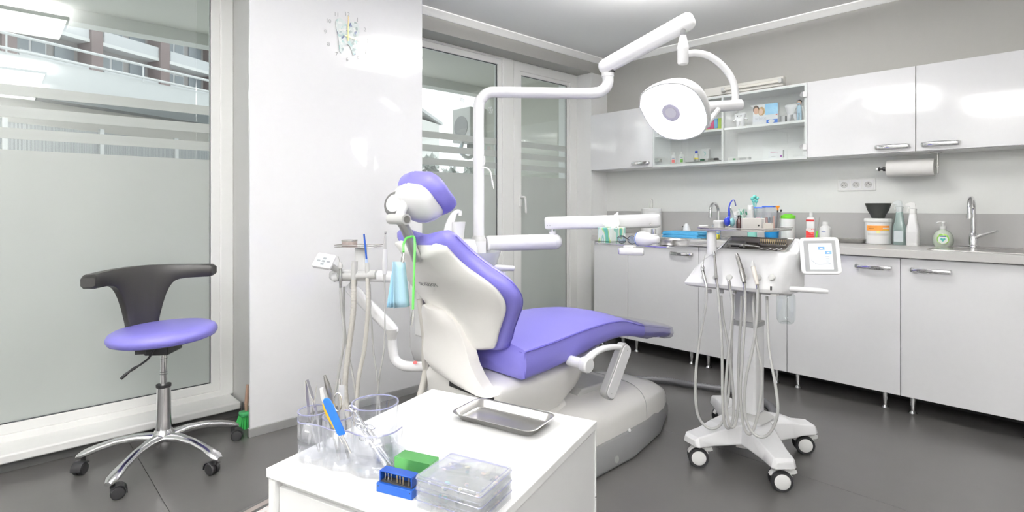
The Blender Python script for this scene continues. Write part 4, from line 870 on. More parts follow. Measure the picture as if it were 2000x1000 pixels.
MB().lathe([(.034, -.012), (.034, .008), (.02, .010)], top, n=24).build('elbow_cap', WHITE, ol)
MB().cyl(top, top + V((0, 0, .06)), .0075, n=14).build('pivot_pin', CHROME, ol)
a, b = at(1186, 128, D=3.0), at(1340, 44, D=2.78); ad = (b-a).normalized(); aM = frame_X(a, ad); La = (b-a).length
rr = [[aM @ V((x, p[0]*k, p[1]*k)) for p in rrect(.070, .086, .034, 5)] for x, k in ((-.045, .5), (-.035, .8), (-.015, .95), (.03, 1), (La-.02, 1.08), (La+.02, 1.04), (La+.035, .8), (La+.042, .45))]
MB().loft(rr).build('spring_arm', WHITE, ol, smooth=50)
MB().cbox(aM @ V((.0, 0, -.042)), (.05, .03, .012), M=aM.to_3x3().to_4x4()).build('arm_slot', DARK, ol); 
g0 = at(1334, 62, D=2.77)
MB().cyl(g0 + V((0, 0, .03)), g0 + V((0, 0, -.03)), .013, n=16).build('yoke_pin', CHROME, ol)
g1 = at(1333, 118, D=2.77)
MB().lathe([(.016, 0), (.020, -.02), (.027, -.05), (.030, -.065), (.028, -.07), (.028, -(g0.z-g1.z)+.008), (.022, -(g0.z-g1.z))], g0 + V((0, 0, -.02)), n=24).build('yoke_head', WHITE, ol)
DY = 2.77
MB().tube([at(1338, 106, D=DY), at(1360, 104, D=DY), at(1385, 110, D=DY), at(1410, 128, D=DY), at(1428, 152, D=DY), at(1436, 178, D=DY), at(1436, 204, D=DY)], .0175, 14, 6).build('yoke_arc', WHITE, ol)
h0, h1 = at(1447, 205, D=2.75), at(1375, 210, D=2.72)
MB().cyl(h0, h1, .027, n=24).build('yoke_barrel', WHITE, ol)
MB().cyl(h0, h0 + (h0-h1).normalized()*.004, .022, n=20).build('barrel_cap', LGREY, ol)
LC = at(1313, 217, D=2.66); ln = V((-1.0, -.05, -.72)).normalized(); lx = V((0, 0, 1)).cross(ln).normalized()   # picture right-ish
LM = frame_M(LC, -lx if lx.dot(_R) < 0 else lx, ln)
outl = [(x_*1.0, y_*1.02) for x_, y_ in [(-.155, .05), (-.12, .115), (-.03, .147), (.08, .14), (.15, .085), (.172, .0), (.158, -.085), (.10, -.135), (.01, -.15), (-.08, -.125), (-.135, -.05)]]
lo = smooth_path([V((x, y, 0)) for x, y in outl + outl[:1]], 5)[:-1]
if (LM.to_3x3() @ V((0, 1, 0))).z < 0: lo = [V((p.x, -p.y, 0)) for p in lo]
lring = lambda k, h: [LM @ V((p.x*k, p.y*k, h)) for p in lo]
MB().loft([lring(.72, -.075), lring(.92, -.06), lring(1.0, -.02), lring(1.01, .012), lring(1.0, .016), lring(.965, .016), lring(.965, .006)]).build('lamp_head', mat('lamp_head_plastic', (.62, .62, .62), .35), ol, smooth=50)
LAMPE = mat('operating_light_face', (1, 1, 1), .3, emit=(1, .99, .97), estr=10)
MB().loft([lring(.962, .0065), lring(.962, .011), lring(.90, .013)]).build('light_face', LAMPE, ol)
MB().lathe([(.046, .0132), (.046, .017), (.041, .019), (.030, .017), (.028, .0165)], LC + ln*0, ln, n=28).build('centre_ring', mat('lilac_plastic', (.60, .58, .68), .4), ol)
MB().lathe([(.0275, .0134), (.0275, .019), (.020, .020)], LC, ln, n=24).build('centre_lens', mat('pale_lilac_lens', (.74, .73, .78), .2), ol)
ha, hb_ = at(1403, 214, D=2.66), at(1381, 243, D=2.60)
MB().tube([ha, hb_], .012, 14, 0).build('handle', WHITE, ol)
MB().ell(hb_, (.017, .017, .017)).build('handle_knob', mat('pale_lilac_plastic', (.70, .68, .73), .4), ol)
# loose white cable with plug hanging from the post
cb0 = at(943, 326, D=2.97)
cbl = MB().tube([at(946, 305, D=2.96), at(946, 318, D=2.955), at(940, 327, D=2.955), at(950, 328, D=2.94), at(958, 336, D=2.93), at(961, 352, D=2.93)], .004, 8, 6).build('cable', WHITE2); tag(cbl, 'thin white cable looped on the lamp post', 'cable')
MB().tube([at(961, 352, D=2.93), at(963, 362, D=2.93)], [.006, .0045], 8, 0).build('plug', WHITE2, cbl); MB().tube([at(963, 362, D=2.93), at(964, 369, D=2.93)], .0025, 6, 0).build('plug_pin', STEEL, cbl)
# ================================================================== TRAY ARM
ta = thing('tray_arm', 'white two-part tray arm reaching from the lamp post to the counter', 'tray arm', (PX, PY, .9))
a, b = at(948, 477, D=3.0), at(1083, 472, D=3.16); zz = (a.z+b.z)/2
MB().tube([V((PX, PY, zz)) + (b-a).normalized()*.043, b], [.043, .045], 20, 0).build('lower_arm', WHITE, ta, bevel=.01)
MB().ell(b, (.045, .045, .045)).build('lower_arm_end', WHITE, ta)
MB().cyl(at(1080, 462, D=3.155), at(1079, 452, D=3.155), .021, n=20).build('pivot_sleeve', WHITE, ta)
MB().cyl(at(1079, 453, D=3.155), at(1079, 444, D=3.155), .013, n=16).build('pivot_pin', CHROME, ta)
a, b = at(1064, 436, D=3.16), at(1288, 431, D=3.10); ad = (b-a).normalized(); aM = frame_X(a, ad); La = (b-a).length
MB().loft([[aM @ V((x, p[0]*k, p[1]*k)) for p in rrect(.066, .072, .015, 4)] for x, k in ((0, .75), (.008, .95), (.02, 1), (La-.02, 1.06), (La-.006, 1.0), (La, .85))]).build('upper_arm', WHITE, ta, smooth=40)
for x in (1069, 1074): p = at(x, 440.5, D=3.122); MB().cyl(p, p - _F*.001, .0025, n=8).build('screw', GREY, ta)
p = at(1271, 438, D=3.066); MB().cyl(p, p - _F*.002, .005, n=10).build('screw', STEEL, ta)
TZ = .958
tp = at(1277, 447, D=3.09)
MB().cyl(tp, V((tp.x, tp.y, TZ+.003)), .014, n=16).build('tray_pin', CHROME, ta)
MB().lathe([(.022, 0), (.022, .03), (.018, .034)], (tp.x, tp.y, TZ+.003), n=20).build('tray_pin_sleeve', WHITE, ta)
q = [at(1160, 473.5, Z=TZ), at(1308, 482, Z=TZ)]
td = (q[1]-q[0]).normalized(); TMt = frame_M(q[0], td, (0, 0, 1)); TLn = (q[1]-q[0]).length
MB().loft([[TMt @ V((TLn/2+p[0], .22+p[1], z)) for p in rrect(TLn, .44, .02, 4)] for z in (-.007, 0.0005)]).build('tray_plate', mat('mirror_steel', (.72, .71, .73), .12, metal=1), ta, bevel=.002)
p = at(1303, 479.5, Z=TZ); MB().cbox(at(1298, 480.5, Z=TZ-.002), (.05, .012, .012), math.atan2(td.y, td.x)).build('corner_cap', WHITE2, ta, bevel=.002)
ha, hb_ = at(1209, 491, D=2.43), at(1258, 492, D=2.40)
tq = TMt.to_3x3() @ V((0, 1, 0)); c1 = (ha+hb_)/2
MB().tube([ha, hb_], [.016, .016], 14, 0).build('tray_handle', WHITE, ta, bevel=.006)
MB().cyl(ha, ha + (ha-hb_).normalized()*.002, .012, n=16).build('handle_button', mat('violet_button', (.25, .2, .5), .3), ta)
MB().cbox(at(1230, 484, D=2.46), (.05, .03, .02), math.atan2(td.y, td.x)).build('handle_mount', WHITE2, ta, bevel=.003)
# things lying on the tray
TRG = 'things on the swivel tray'
p = at(1291, 474, Z=TZ) ; sd = TMt @ V((.41, .10, .0008))
dsh = MB().lathe([(.062, 0), (.074, .004), (.080, .028), (.082, .030), (.078, .029), (.071, .006), (.03, .004)], (sd.x, sd.y, TZ+.001), n=36).build('steel_dish', STEEL); tag(dsh, 'round brushed steel dish on the swivel tray', 'dish', TRG)
eg = thing('scanner_head', 'white egg shaped device with a blue band lying on the swivel tray', 'device', (TMt @ V((.235, .13, 0))), TRG)
ec = at(1258, 459, D=2.62); ec = V((ec.x, ec.y, TZ+.037)); ea = td
EM = frame_M(ec, ea, (0, 0, 1))
MB().loft([[EM @ V((x, r*cos(t), r*sin(t))) for t in [2*pi*i/24 for i in range(24)]] for x, r in ((-.046, .004), (-.044, .018), (-.037, .029), (-.025, .0345), (-.005, .036), (.02, .032), (.04, .024), (.055, .019), (.075, .017), (.080, .010))]).build('shell', WHITE, eg, smooth=60)
MB().loft([[EM @ V((x, r*cos(t), r*sin(t))) for t in [2*pi*i/24 for i in range(24)]] for x, r in ((-.032, .0310), (-.032, .0327), (-.027, .0346), (-.027, .0330))], loop=True).build('blue_band', mat('blue_band', (.02, .12, .5), .4), eg)
gl = thing('safety_glasses', 'dark framed safety glasses at the front edge of the swivel tray', 'glasses', at(1237, 475, D=2.5), TRG)
g0 = TMt @ V((.16, .022, 0)); GMx = frame_M(V((g0.x, g0.y, TZ+.0012)), td, (0, 0, 1))
for s in (0, 1):
    ln_ = [GMx @ V((s*.062 + .026*cos(t), .004*cos(t)*0, .021 + .020*sin(t))) for t in [2*pi*i/18 for i in range(19)]]
    MB().tube(ln_, .0016, 6, 0).build('rim', BLACK, gl); MB().loft([[v + tq*.0004 for v in ln_[:-1]], [v - tq*.0004 for v in ln_[:-1]]]).build('lens', clear_glass('glasses_lens', (.8, .85, .95), 0, 2), gl)
    MB().tube([GMx @ V((s*.088 + (-.026 if s == 0 else 0), 0, .03)), GMx @ V((s*.088 + (-.026 if s == 0 else 0), .06, .03)), GMx @ V((s*.088 + (-.026 if s == 0 else 0), .11, .012))], .0022, 6).build('temple', BLACK, gl)
MB().tube([GMx @ V((.026, 0, .026)), GMx @ V((.036, 0, .026))], .002, 6, 0).build('bridge', BLACK, gl)
# ================================================================== ASSISTANT HOLDER (left of the chair)
ah = thing('assistant_holder', 'white assistant instrument holder on a jointed arm left of the chair', 'instrument holder', (1.40, 2.3, .4))
DA = 2.6
a, b = at(655, 537, D=2.62), at(768, 530, D=2.56); hx = (b-a).normalized()
AHM = frame_M(a, hx, (0, 0, 1)); AL = (b-a).length
MB().loft([[AHM @ V((x, p[0]*k, p[1]*k)) for p in rrect(.075, .050, .02, 4)] for x, k in ((-.018, .7), (-.006, .95), (.02, 1), (AL, 1), (AL+.01, .8))]).build('holder_bar', WHITE, ah, smooth=45)
a2, b2 = at(662, 540, D=2.575), at(735, 536, D=2.54); MB().tube([a2, b2], [.020, .020], 14, 0).build('front_rail', LGREY, ah)
MB().tube([at(652, 542, D=2.58), a2], .0215, 14, 0).build('rail_end', WHITE, ah)
# keypad
km = at(633, 508, D=2.52); kz = V((-.35, -.55, .75)).normalized(); KM = frame_M(km, hx, kz)
MB().loft([[KM @ V((p[0], p[1], h)) for p in rrect(.084, .084, .008, 3)] for h in (-.016, 0)]).build('keypad', WHITE, ah, bevel=.003)
kp = MB().loft([[KM @ V((p[0], p[1], h)) for p in rrect(.074, .074, .006, 3)] for h in (.0002, .0012)]).build('keypad_face', mat('pale_blue_membrane', (.60, .65, .68), .35), ah)
for x, y in ((0, -.008), (-.022, -.008), (.022, -.008), (0, .010), (0, -.026)): MB().loft([[KM @ V((x+p[0], y+p[1], h)) for p in rrect(.015, .010, .003, 3)] for h in (.0013, .0024)]).build('key', mat('grey_key', (.32, .34, .36), .4), kp)
MB().tube([km - kz*.015, at(660, 528, D=2.60)], [.016, .014], 10, 0).build('keypad_stem', WHITE2, ah)
# little shelf above
sa, sb = at(653, 482, D=2.58), at(729, 480, D=2.54); SMx = frame_M(sa, (sb-sa), (0, 0, 1)); SL = (sb-sa).length
MB().box((0, 0, -.003), (SL, .10, .0), SMx).build('shelf_plate', STEEL, ah, bevel=.001)
m = MB(); rr = [(0, 0), (SL, 0), (SL, .10), (0, .10), (0, 0)]
MB().tube([SMx @ V((x, y, .007)) for x, y in rr], .0025, 6, 0).build('shelf_rail', STEEL, ah)
MB().loft([[SMx @ V((SL*.53+p[0], .06+p[1], z)) for p in rrect(.052, .03, .008, 3)] for z in (-.12, -.003)]).build('shelf_post', WHITE2, ah)
tm = SMx @ V((.05, .05, .001))
tb_ = thing('cotton_dispenser', 'small clear tin with a steel lid on the holder shelf', 'container', tm); TB = frame_M(tm, (sb-sa), (0, 0, 1))
MB().loft([[TB @ V((p[0], p[1], h)) for p in rrect(.062, .05, .01, 3)] for h in (0, .022)]).build('body', clear_glass('pink_clear_plastic', (.95, .88, .85), .1, 1.5, .4, (.85, .72, .68)), tb_)
MB().loft([[TB @ V((p[0], p[1], h)) for p in rrect(.064, .052, .01, 3)] for h in (.0222, .030)]).build('lid', STEEL, tb_, bevel=.001)
# hand pieces in the holder with their hoses
def piece(x, y0, y1, D, nm, lb, parts, hose, r_h, mh):
    r = thing(nm, lb, 'hand piece', at(x, y1, D=D), 'hand pieces on the assistant holder')
    for pn, p0, p1, rads, mt_ in parts:
        MB().tube([at(*p0, D=D), (at(*p0, D=D)+at(*p1, D=D))/2, at(*p1, D=D)], rads, 12, 3).build(pn, mt_, r)
    P_ = [at(x_, y_, D=D + dd) for x_, y_, dd in hose]
    MB().tube(P_, r_h, 10, 6).build('hose', mh, r)
    if mh is HOSE2:
        pth = smooth_path(P_, 16); tgs = MB(); rings_ = []; xx = None
        for i, p in enumerate(pth):
            d = (pth[min(i+1, len(pth)-1)]-pth[max(i-1, 0)]).normalized(); xx = basis(d)[0] if xx is None else (xx-d*xx.dot(d)).normalized(); yy = d.cross(xx); rad = r_h*(1.10 if i % 2 else .98)
            rings_.append([p + xx*(rad*cos(2*pi*j/10)) + yy*(rad*sin(2*pi*j/10)) for j in range(10)])
        tgs.loft(rings_).build('hose_ribs', mh, r, smooth=0)
    return r
piece(665, 510, 560, 2.55, 'air_water_syringe', 'steel tipped air water syringe in the first slot of the holder', [('tip', (660, 500), (664, 514), [.0016, .0016, .002], STEEL), ('head', (664, 512), (665, 524), [.006, .011, .009], LGREY), ('body', (665, 524), (665, 562), [.007, .008, .006], STEEL)], [(665, 562, 0), (667, 600, 0), (672, 660, 0), (663, 720, .02), (652, 780, .03), (640, 850, .04)], .0062, HOSE)
piece(692, 505, 560, 2.55, 'suction_tube', 'thick suction hand piece with a round valve in the second slot', [('body', (693, 510), (691, 545), [.014, .016, .014], LGREY), ('valve', (690.5, 524), (690, 525), [.005, .005, .004], BLACK), ('collar', (691, 545), (691, 560), [.011, .013, .012], HOSE2)], [(691, 558, 0), (690, 610, 0), (680, 690, .02), (674, 760, .03), (683, 830, .04), (690, 880, .05)], .0125, HOSE2)
piece(717, 455, 560, 2.54, 'saliva_ejector', 'saliva ejector with a bright blue tube in the third slot', [('blue_tube', (711, 457), (716, 507), [.0042, .0042, .0042], mat('royal_blue_tube', (.01, .08, .42), .35)), ('cap', (716, 506), (716, 514), [.006, .007, .007], mat('pale_blue_clear', (.5, .6, .8), .3)), ('body', (717, 513), (718, 545), [.009, .011, .009], LGREY)], [(718, 543, 0), (719, 600, 0), (712, 680, .02), (700, 740, .03), (696, 800, .04), (690, 860, .05)], .0095, HOSE2)
piece(752, 450, 560, 2.53, 'curing_light', 'slim white curing light standing in the last slot of the holder', [('tip', (753, 452), (752.5, 458), [.0045, .005, .004], STEEL), ('neck', (752.5, 458), (752, 486), [.004, .006, .007], LGREY), ('body', (752, 486), (751, 535), [.009, .012, .010], WHITE), ('collar', (751, 535), (751, 548), [.006, .006, .005], LGREY)], [(751, 548, 0), (752, 610, 0), (750, 680, 0), (742, 730, .02), (738, 770, .03), (735, 830, .04)], .0036, HOSE)
P_ = [at(x_, y_, D=2.58) for x_, y_ in ((672, 560), (672, 620), (678, 680), (690, 740), (698, 800), (700, 850))]
o = MB().tube(P_, .0055, 9, 6).build('hose', HOSE); tag(o, 'grey tube crossing the suction hose left of the chair', 'hose')
P_ = [at(x_, y_, D=2.60) for x_, y_ in ((722, 555), (725, 620), (730, 690), (737, 740), (741, 790), (741, 830))]
o = MB().tube(P_, .0045, 9, 6).build('hose', HOSE); tag(o, 'thin grey tube hanging beside the saliva ejector hose', 'hose')
# jointed arm down to the chair
a, b = at(688, 566, D=2.64), at(765, 642, D=2.60)
ad = (b-a).normalized(); sM = frame_X(a, ad)
MB().loft([[sM @ V((x, p[0]*k, p[1]*k)) for p in rrect(.045, .058, .02, 4)] for x, k in ((-.03, .6), (-.015, .9), (.02, 1), ((b-a).length-.02, 1), ((b-a).length+.02, .85), ((b-a).length+.032, .5))]).build('swing_arm', WHITE, ah, smooth=45)
MB().cyl(at(691, 552, D=2.62), a, .017, n=16).build('arm_pivot', LGREY, ah)
c0 = at(766, 650, D=2.60)
MB().lathe([(.03, .02), (.03, 0), (.024, -.012), (.023, -.03)], c0, n=22).build('arm_collar', LGREY, ah)
MB().tube([c0 + V((0, 0, -.02)), at(767, 680, D=2.60), at(772, 702, D=2.595), at(786, 713, D=2.58), at(806, 716, D=2.56), at(840, 715, D=2.53), at(872, 711, D=2.50)], .023, 16, 6).build('support_pipe', WHITE, ah)
p = at(812, 706.5, D=2.54); MB().lathe([(.010, 0), (.010, .001)], p - _F*.015, (-.3, -.3, .8), n=16).build('red_sticker', mat('red_sticker', (.6, .12, .12), .5), ah)
# ================================================================== INSTRUMENT CART
ic = thing('instrument_cart', 'white mobile dental instrument cart on four casters', 'instrument cart', (2.55, 1.11, 0))
CX, CYc = 2.55, 1.11
# four-legged base
ends = [V((2.287, 1.225, 0)), V((2.335, .89, 0)), V((2.765, .95, 0)), V((2.81, 1.37, 0))]
cc = V((2.56, 1.12, 0))
MB().loft([[V((cc.x+p[0], cc.y+p[1], z)) for p in rrect(w_, w_*.9, .05, 4)] for z, w_ in ((.085, .20), (.095, .23), (.160, .22), (.182, .18))]).build('base_hub', WHITE, ic, smooth=40)
for k, e in enumerate(ends):
    d = (e-cc).normalized(); L = (e-cc).length; sd = d.cross(_U); rr = []
    for t, w_, z0, z1 in ((.02, .100, .09, .178), (.10, .085, .09, .174), (.18, .068, .092, .164), (L-.04, .054, .096, .148), (L+.03, .050, .097, .140), (L+.044, .040, .10, .128)):
        q = cc + d*t; rr.append([q + sd*(w_*u) + _U*z for u, z in ((-1, z0+.006), (-.94, z0), (.94, z0), (1, z0+.006), (.86, z1-.006), (.76, z1), (-.76, z1), (-.86, z1-.006))])
    MB().loft(rr).build('base_leg', WHITE, ic, smooth=30, bevel=.003)
    axis = V((-.80, -.60, 0)).normalized() if k != 3 else V((-.6, -.8, 0)).normalized(); wc = e + V((0, 0, .043))
    st_ = MB().cyl(e + _U*.05, e + _U*.0965, .014, n=14).build('caster_stem', WHITE2, ic)
    tr_ = wc.copy()
    for q in (-1, 1):
        MB().lathe([(.030, .012), (.040, .013), (.043, .017), (.043, .027), (.040, .031), (.031, .031)], tr_, axis*q, n=30).build('tyre', BLACK, st_)
        MB().lathe([(.010, .013), (.031, .013), (.031, .0315), (.027, .034), (.010, .035)], tr_, axis*q, n=30).build('wheel_disc', WHITE2, st_)
    hd_ = V((-axis.y, axis.x, 0)); hd_ = hd_ if hd_.dot(_R) > 0 else -hd_
    MB().loft([[tr_ + axis*x + hd_*(r_*cos(a)) + _U*(r_*sin(a)) for r_, a in [(.046, radians(20+14*i)) for i in range(11)] + [(.014, radians(160-14*i)) for i in range(11)]] for x in (-.0115, .0115)]).build('caster_fork', WHITE2, st_)
    MB().tube([tr_ + hd_*.02 + _U*.038, tr_ + hd_*.045 + _U*.030, tr_ + hd_*.062 + _U*.034], [.008, .010, .008], 8, 4, flat=.5, up=tuple(axis)).build('brake_lever', WHITE2, st_)
MB().cbox(cc + V((-.02, -.02, .074)), (.16, .12, .022), .4).build('base_weight', mat('pale_base_weight', (.7, .68, .68), .5), ic, bevel=.003)
# column
def colring(w_, h_, z, r=.012): return [V((cc.x+p[0], cc.y+p[1], z)) for p in rrect(w_, h_, r, 3)]
MB().loft([colring(.15, .20, .1825, .03), colring(.13, .17, .196, .03), colring(.10, .135, .204)]).build('column_foot', LGREY, ic, smooth=40)
MB().loft([colring(.10, .112, .2045), colring(.10, .112, .60)]).build('column', WHITE, ic, bevel=.003)
MB().loft([colring(.106, .118, .6005), colring(.106, .118, .622)]).build('collar', GREY, ic, bevel=.002)
MB().loft([colring(.085, .095, .6225), colring(.085, .095, .79)]).build('inner_column', LGREY, ic)
# body with a recessed top, lofted along Y
def body_prof(y):
    s = min(1, max(0, (1.286-y)/.095)); s = s**.8; e = min(1, max(0, (y-.875)/.02)); g = min(1, max(0, (1.185-y)/.004), max(0, (y-.915)/.004)) 
    if y > 1.185 or y < .915: g = 0
    P = [(2.33, .785), (2.292, .797), (2.286, .812), (2.30, .832), (2.335, .872), (2.385, .935), (2.405, .950), (2.43, .9575), (2.447, .9595), (2.45, .9595-.012*g), (2.628, .995-.012*g), (2.632, .998), (2.655, 1.003), (2.69, 1.0), (2.705, .985), (2.712, .90), (2.70, .81), (2.66, .785)]
    zc = .80; k = .5 + .5*s; q = min(1, max(0, (.955-y)/.08)); bk_ = .11*(1-sqrt(1-q*q))
    P = [((x if x < 2.45 else 2.45+(x-2.45)*.45), z + (.007 if x > 2.63 and z > .95 else 0)) for x, z in P]
    return [V((2.43 + (x-2.43)*(.97+.03*e) + (bk_*max(0, (2.5-x)/.21) if x < 2.5 else 0), y, zc + (z-zc)*(k if z > zc else 1)*(.93+.07*e))) for x, z in P]
ys = [1.29, 1.287, 1.28, 1.265, 1.25, 1.23, 1.21, 1.192, 1.186, 1.181, 1.1, 1.0, .955, .94, .925, .919, .914, .905, .895, .887, .881, .877, .875]
MB().loft([body_prof(y) for y in ys]).build('instrument_body', WHITE, ic, smooth=35, bevel=.002)
TAUPE = mat('taupe_steel_liner', (.30, .275, .25), .32, metal=.7)
lin = [(2.4475, .9605), (2.4515, .9490), (2.5285, .9850), (2.5315, 1.006)]
MB().loft([[V((x, y, z + d_)) for x, z in lin for d_ in (0,)] + [V((x, y, z-.0006)) for x, z in lin[::-1]] for y in (.917, 1.183)]).build('tray_liner', TAUPE, ic)
MB().tube([V(p) for p in ((2.44, .909, .961), (2.44, 1.189, .961), (2.537, 1.189, 1.0085), (2.537, .909, 1.0085), (2.44, .909, .961))], .0045, 8, 0, flat=.4, up=(0, .01, 1)).build('tray_rim', STEEL, ic)
# hanging slots, hose nozzles
for px in (1376, 1399, 1425, 1453, 1481, 1508):
    p = at(px, 543, X=2.312); MB().lathe([(.011, -.006), (.0135, 0), (.0135, .008), (.010, .010)], p + V((0, 0, .0)), (-.75, 0, .55), n=18).build('hand_piece_slot', LGREY, ic)
for px in (1386, 1410, 1435, 1460, 1487): p = at(px, 569, X=2.33); MB().cbox(p, (.012, .012, .016)).build('rest_stop', GREY, ic)
p = at(1506, 563, X=2.282); MB().cbox(p, (.004, .006, .016)).build('switch', BLACK, ic)
p = at(1513, 576, X=2.32); MB().cbox(p, (.03, .025, .008)).build('under_button', LGREY, ic, bevel=.002)
# handle bar
MB().tube([at(1530, 563, D=2.30), at(1560, 565, D=2.27), at(1600, 568, D=2.24), at(1617, 569.5, D=2.23)], [.013, .014, .014, .009], 12, 5, flat=.8).build('handle_bar', WHITE, ic)
# touch screen
tcx = at(1602, 499, D=2.30); tr_n = V((-.86, -.38, .28)).normalized(); TSM = frame_M(tcx, _R + _U*(-.06), tr_n)
TSM = frame_X(tcx, (_R - tr_n*_R.dot(tr_n)) + _U*(-.07), tr_n)
if (TSM.to_3x3() @ V((0, 1, 0))).z < 0: TSM = TSM @ Matrix.Rotation(pi, 4, 'Z')
MB().loft([[TSM @ V((p[0]*k, p[1]*k, h)) for p in rrect(.148, .156, .016, 5)] for h, k in ((-.022, .9), (-.014, 1), (-.003, 1), (0, .98))]).build('screen_housing', WHITE, ic, smooth=40)
sc_ = MB().loft([[TSM @ V((p[0], p[1]-.002, h)) for p in rrect(.118, .132, .004, 3)] for h in (.0002, .0010)]).build('screen_bezel', mat('silver_bezel', (.36, .37, .38), .4), ic)
MB().loft([[TSM @ V((p[0]+.002, p[1]-.004, h)) for p in rrect(.086, .110, .001, 2)] for h in (.0011, .0016)]).build('display', mat('display_white', (.5, .52, .55), .2, emit=(.85, .92, 1), estr=.3), sc_)
for x, y in ((.006, .030), (.030, .012)):
    ic_ = MB().loft([[TSM @ V((x+p[0], y+p[1], h)) for p in rrect(.024, .014, .001, 2)] for h in (.0017, .0020)]).build('screen_icon', mat('screen_blue', (.10, .25, .70), .3, emit=(.12, .3, .8), estr=.25), sc_)
    MB().loft([[TSM @ V((x+p[0], y-.001+p[1], h)) for p in ((-.006, -.003), (.006, -.003), (.003, .003), (-.003, .003))] for h in (.0021, .0023)]).build('icon_glyph', WHITE2, ic_)
MB().tube([TSM @ V(p) for p in ((-.034, -.018, .0019), (-.024, -.030, .0019), (-.012, -.037, .0019), (.018, -.036, .0019), (.036, -.033, .0019))], .0011, 5, 4).build('screen_drawing', mat('screen_grey', (.35, .4, .45), .4), sc_)
for k in range(4): MB().loft([[TSM @ V((.026+p[0], -.004-.008*k+p[1], h)) for p in rrect(.016-.003*(k % 2), .0018, .0005, 1)] for h in (.0017, .0019)]).build('screen_line', MATS['screen_grey'], sc_)
MB().loft([[TSM @ V((p[0], .070+p[1], h)) for p in rrect(.034, .003, .001, 1)] for h in (.0001, .0004)]).build('screen_mark', LGREY, ic)
MB().tube([tcx - tr_n*.02, at(1572, 520, D=2.36), at(1556, 530, D=2.40)], [.016, .014, .014], 10, 4).build('screen_bracket', LGREY, ic)
# clear water bottle under the right side
wb = at(1535, 578, D=2.36)
MB().lathe([(.010, .012), (.032, .008), (.037, 0), (.038, -.02), (.038, -.085), (.036, -.10), (.030, -.112), (.024, -.116), (.012, -.108), (.002, -.104)], wb, n=24).build('water_bottle', clear_glass('clear_pet', (.955, .98, .98), .02, 2.0, .04, (.8, .9, .92)), ic)
MB().cyl(wb + V((0, 0, .004)), wb + V((0, 0, .03)), .022, n=18).build('bottle_cap', LGREY, ic)
# shelf on a post
SZ = 1.048
MB().cyl((2.365, 1.2, .935), (2.365, 1.2, SZ-.006), .021, n=24).build('shelf_post', WHITE, ic)
MB().loft([[V((2.48+p[0], 1.098+p[1], z)) for p in rrect(.31, .298, .012, 3)] for z in (SZ-.006, SZ)]).build('shelf', STEEL, ic, bevel=.001)
MB().tube([V(p) for p in ((2.326, .95, SZ+.006), (2.326, 1.246, SZ+.006), (2.634, 1.246, SZ+.006), (2.634, .95, SZ+.006), (2.326, .95, SZ+.006))], .003, 6, 0).build('shelf_rim', STEEL, ic)
# hoses and hand pieces
HG = 'hand pieces hanging on the instrument cart'
def cart_piece(nm, lb, parts, hose, r_h=.0058, D=2.365):
    r = thing(nm, lb, 'hand piece', at(*parts[-1][2], D=D), HG)
    fx = lambda x_, y_, dd=0: at(x_, y_, X=2.266 + max(0, (545-y_)/50*.062) + dd)      # rests against the sloping front
    for pn, p0, p1, rads, mt_ in parts: MB().tube([fx(*p0), (fx(*p0)+fx(*p1))/2, fx(*p1)], rads, 12, 3).build(pn, mt_, r)
    MB().tube([fx(*q) for q in hose], r_h, 10, 6).build('hose', HOSE, r)
    return r
cart_piece('three_way_syringe', 'steel syringe hand piece in the first slot of the instrument cart', [('tip', (1377, 497), (1373, 519), [.0014, .0014, .002], STEEL), ('head', (1372, 518), (1373, 530), [.006, .010, .008], CHROME), ('body', (1373, 530), (1380, 561), [.0065, .0075, .005], STEEL)],
    [(1379.5, 560, 0), (1378, 600, 0), (1367, 660, 0), (1360, 715, 0), (1358, 765, 0), (1363, 810, .01), (1380, 834, .02), (1398, 836, .04), (1412, 822, .07), (1420, 790, .10), (1426, 740, .12), (1430, 640, .12), (1432, 575, .1)])
cart_piece('slim_turbine', 'slim polished turbine hand piece in the second slot', [('head', (1394.5, 492), (1395.5, 499), [.0045, .0065, .005], CHROME), ('body', (1395.5, 499), (1399, 545), [.0045, .0065, .007], STEEL), ('coupling', (1399, 545), (1402, 562), [.0065, .0055, .0055], DSTEEL)],
    [(1401.5, 560, 0), (1406, 620, 0), (1410, 680, 0), (1411, 760, .01), (1413, 815, .02), (1420, 836, .03), (1430, 826, .05), (1433, 780, .08), (1424, 690, .1), (1412, 620, .1), (1408, 578, .09)])
cart_piece('micro_motor', 'short steel motor coupling in the third slot without a hand piece', [('coupling', (1423.5, 548), (1425.5, 566), [.0065, .007, .006], DSTEEL), ('collar', (1423.4, 546.5), (1423.6, 549), [.0055, .0062, .006], STEEL)],
    [(1426, 565, 0), (1430, 600, 0), (1427, 650, 0), (1420, 720, 0), (1417, 780, .01), (1424, 828, .02), (1434, 832, .04), (1441, 800, .08), (1443, 700, .10), (1447, 620, .1), (1448, 578, .1)])
cart_piece('contra_angle', 'thick bent contra-angle hand piece in the fourth slot', [('head', (1438, 496), (1441, 503), [.0065, .009, .008], STEEL), ('neck', (1441, 503), (1448, 525), [.008, .0085, .0095], DSTEEL), ('body', (1448, 525), (1453.5, 552), [.0105, .0105, .008], DSTEEL), ('coupling', (1453.5, 552), (1455, 568), [.0065, .0055, .005], STEEL)],
    [(1455, 567, 0), (1455, 610, 0), (1450, 700, 0), (1446, 770, 0), (1452, 830, .02), (1464, 848, .03), (1476, 826, .05), (1487, 770, .05), (1487, 720, .04), (1476, 660, .05), (1471, 600, .08), (1472, 578, .1)])
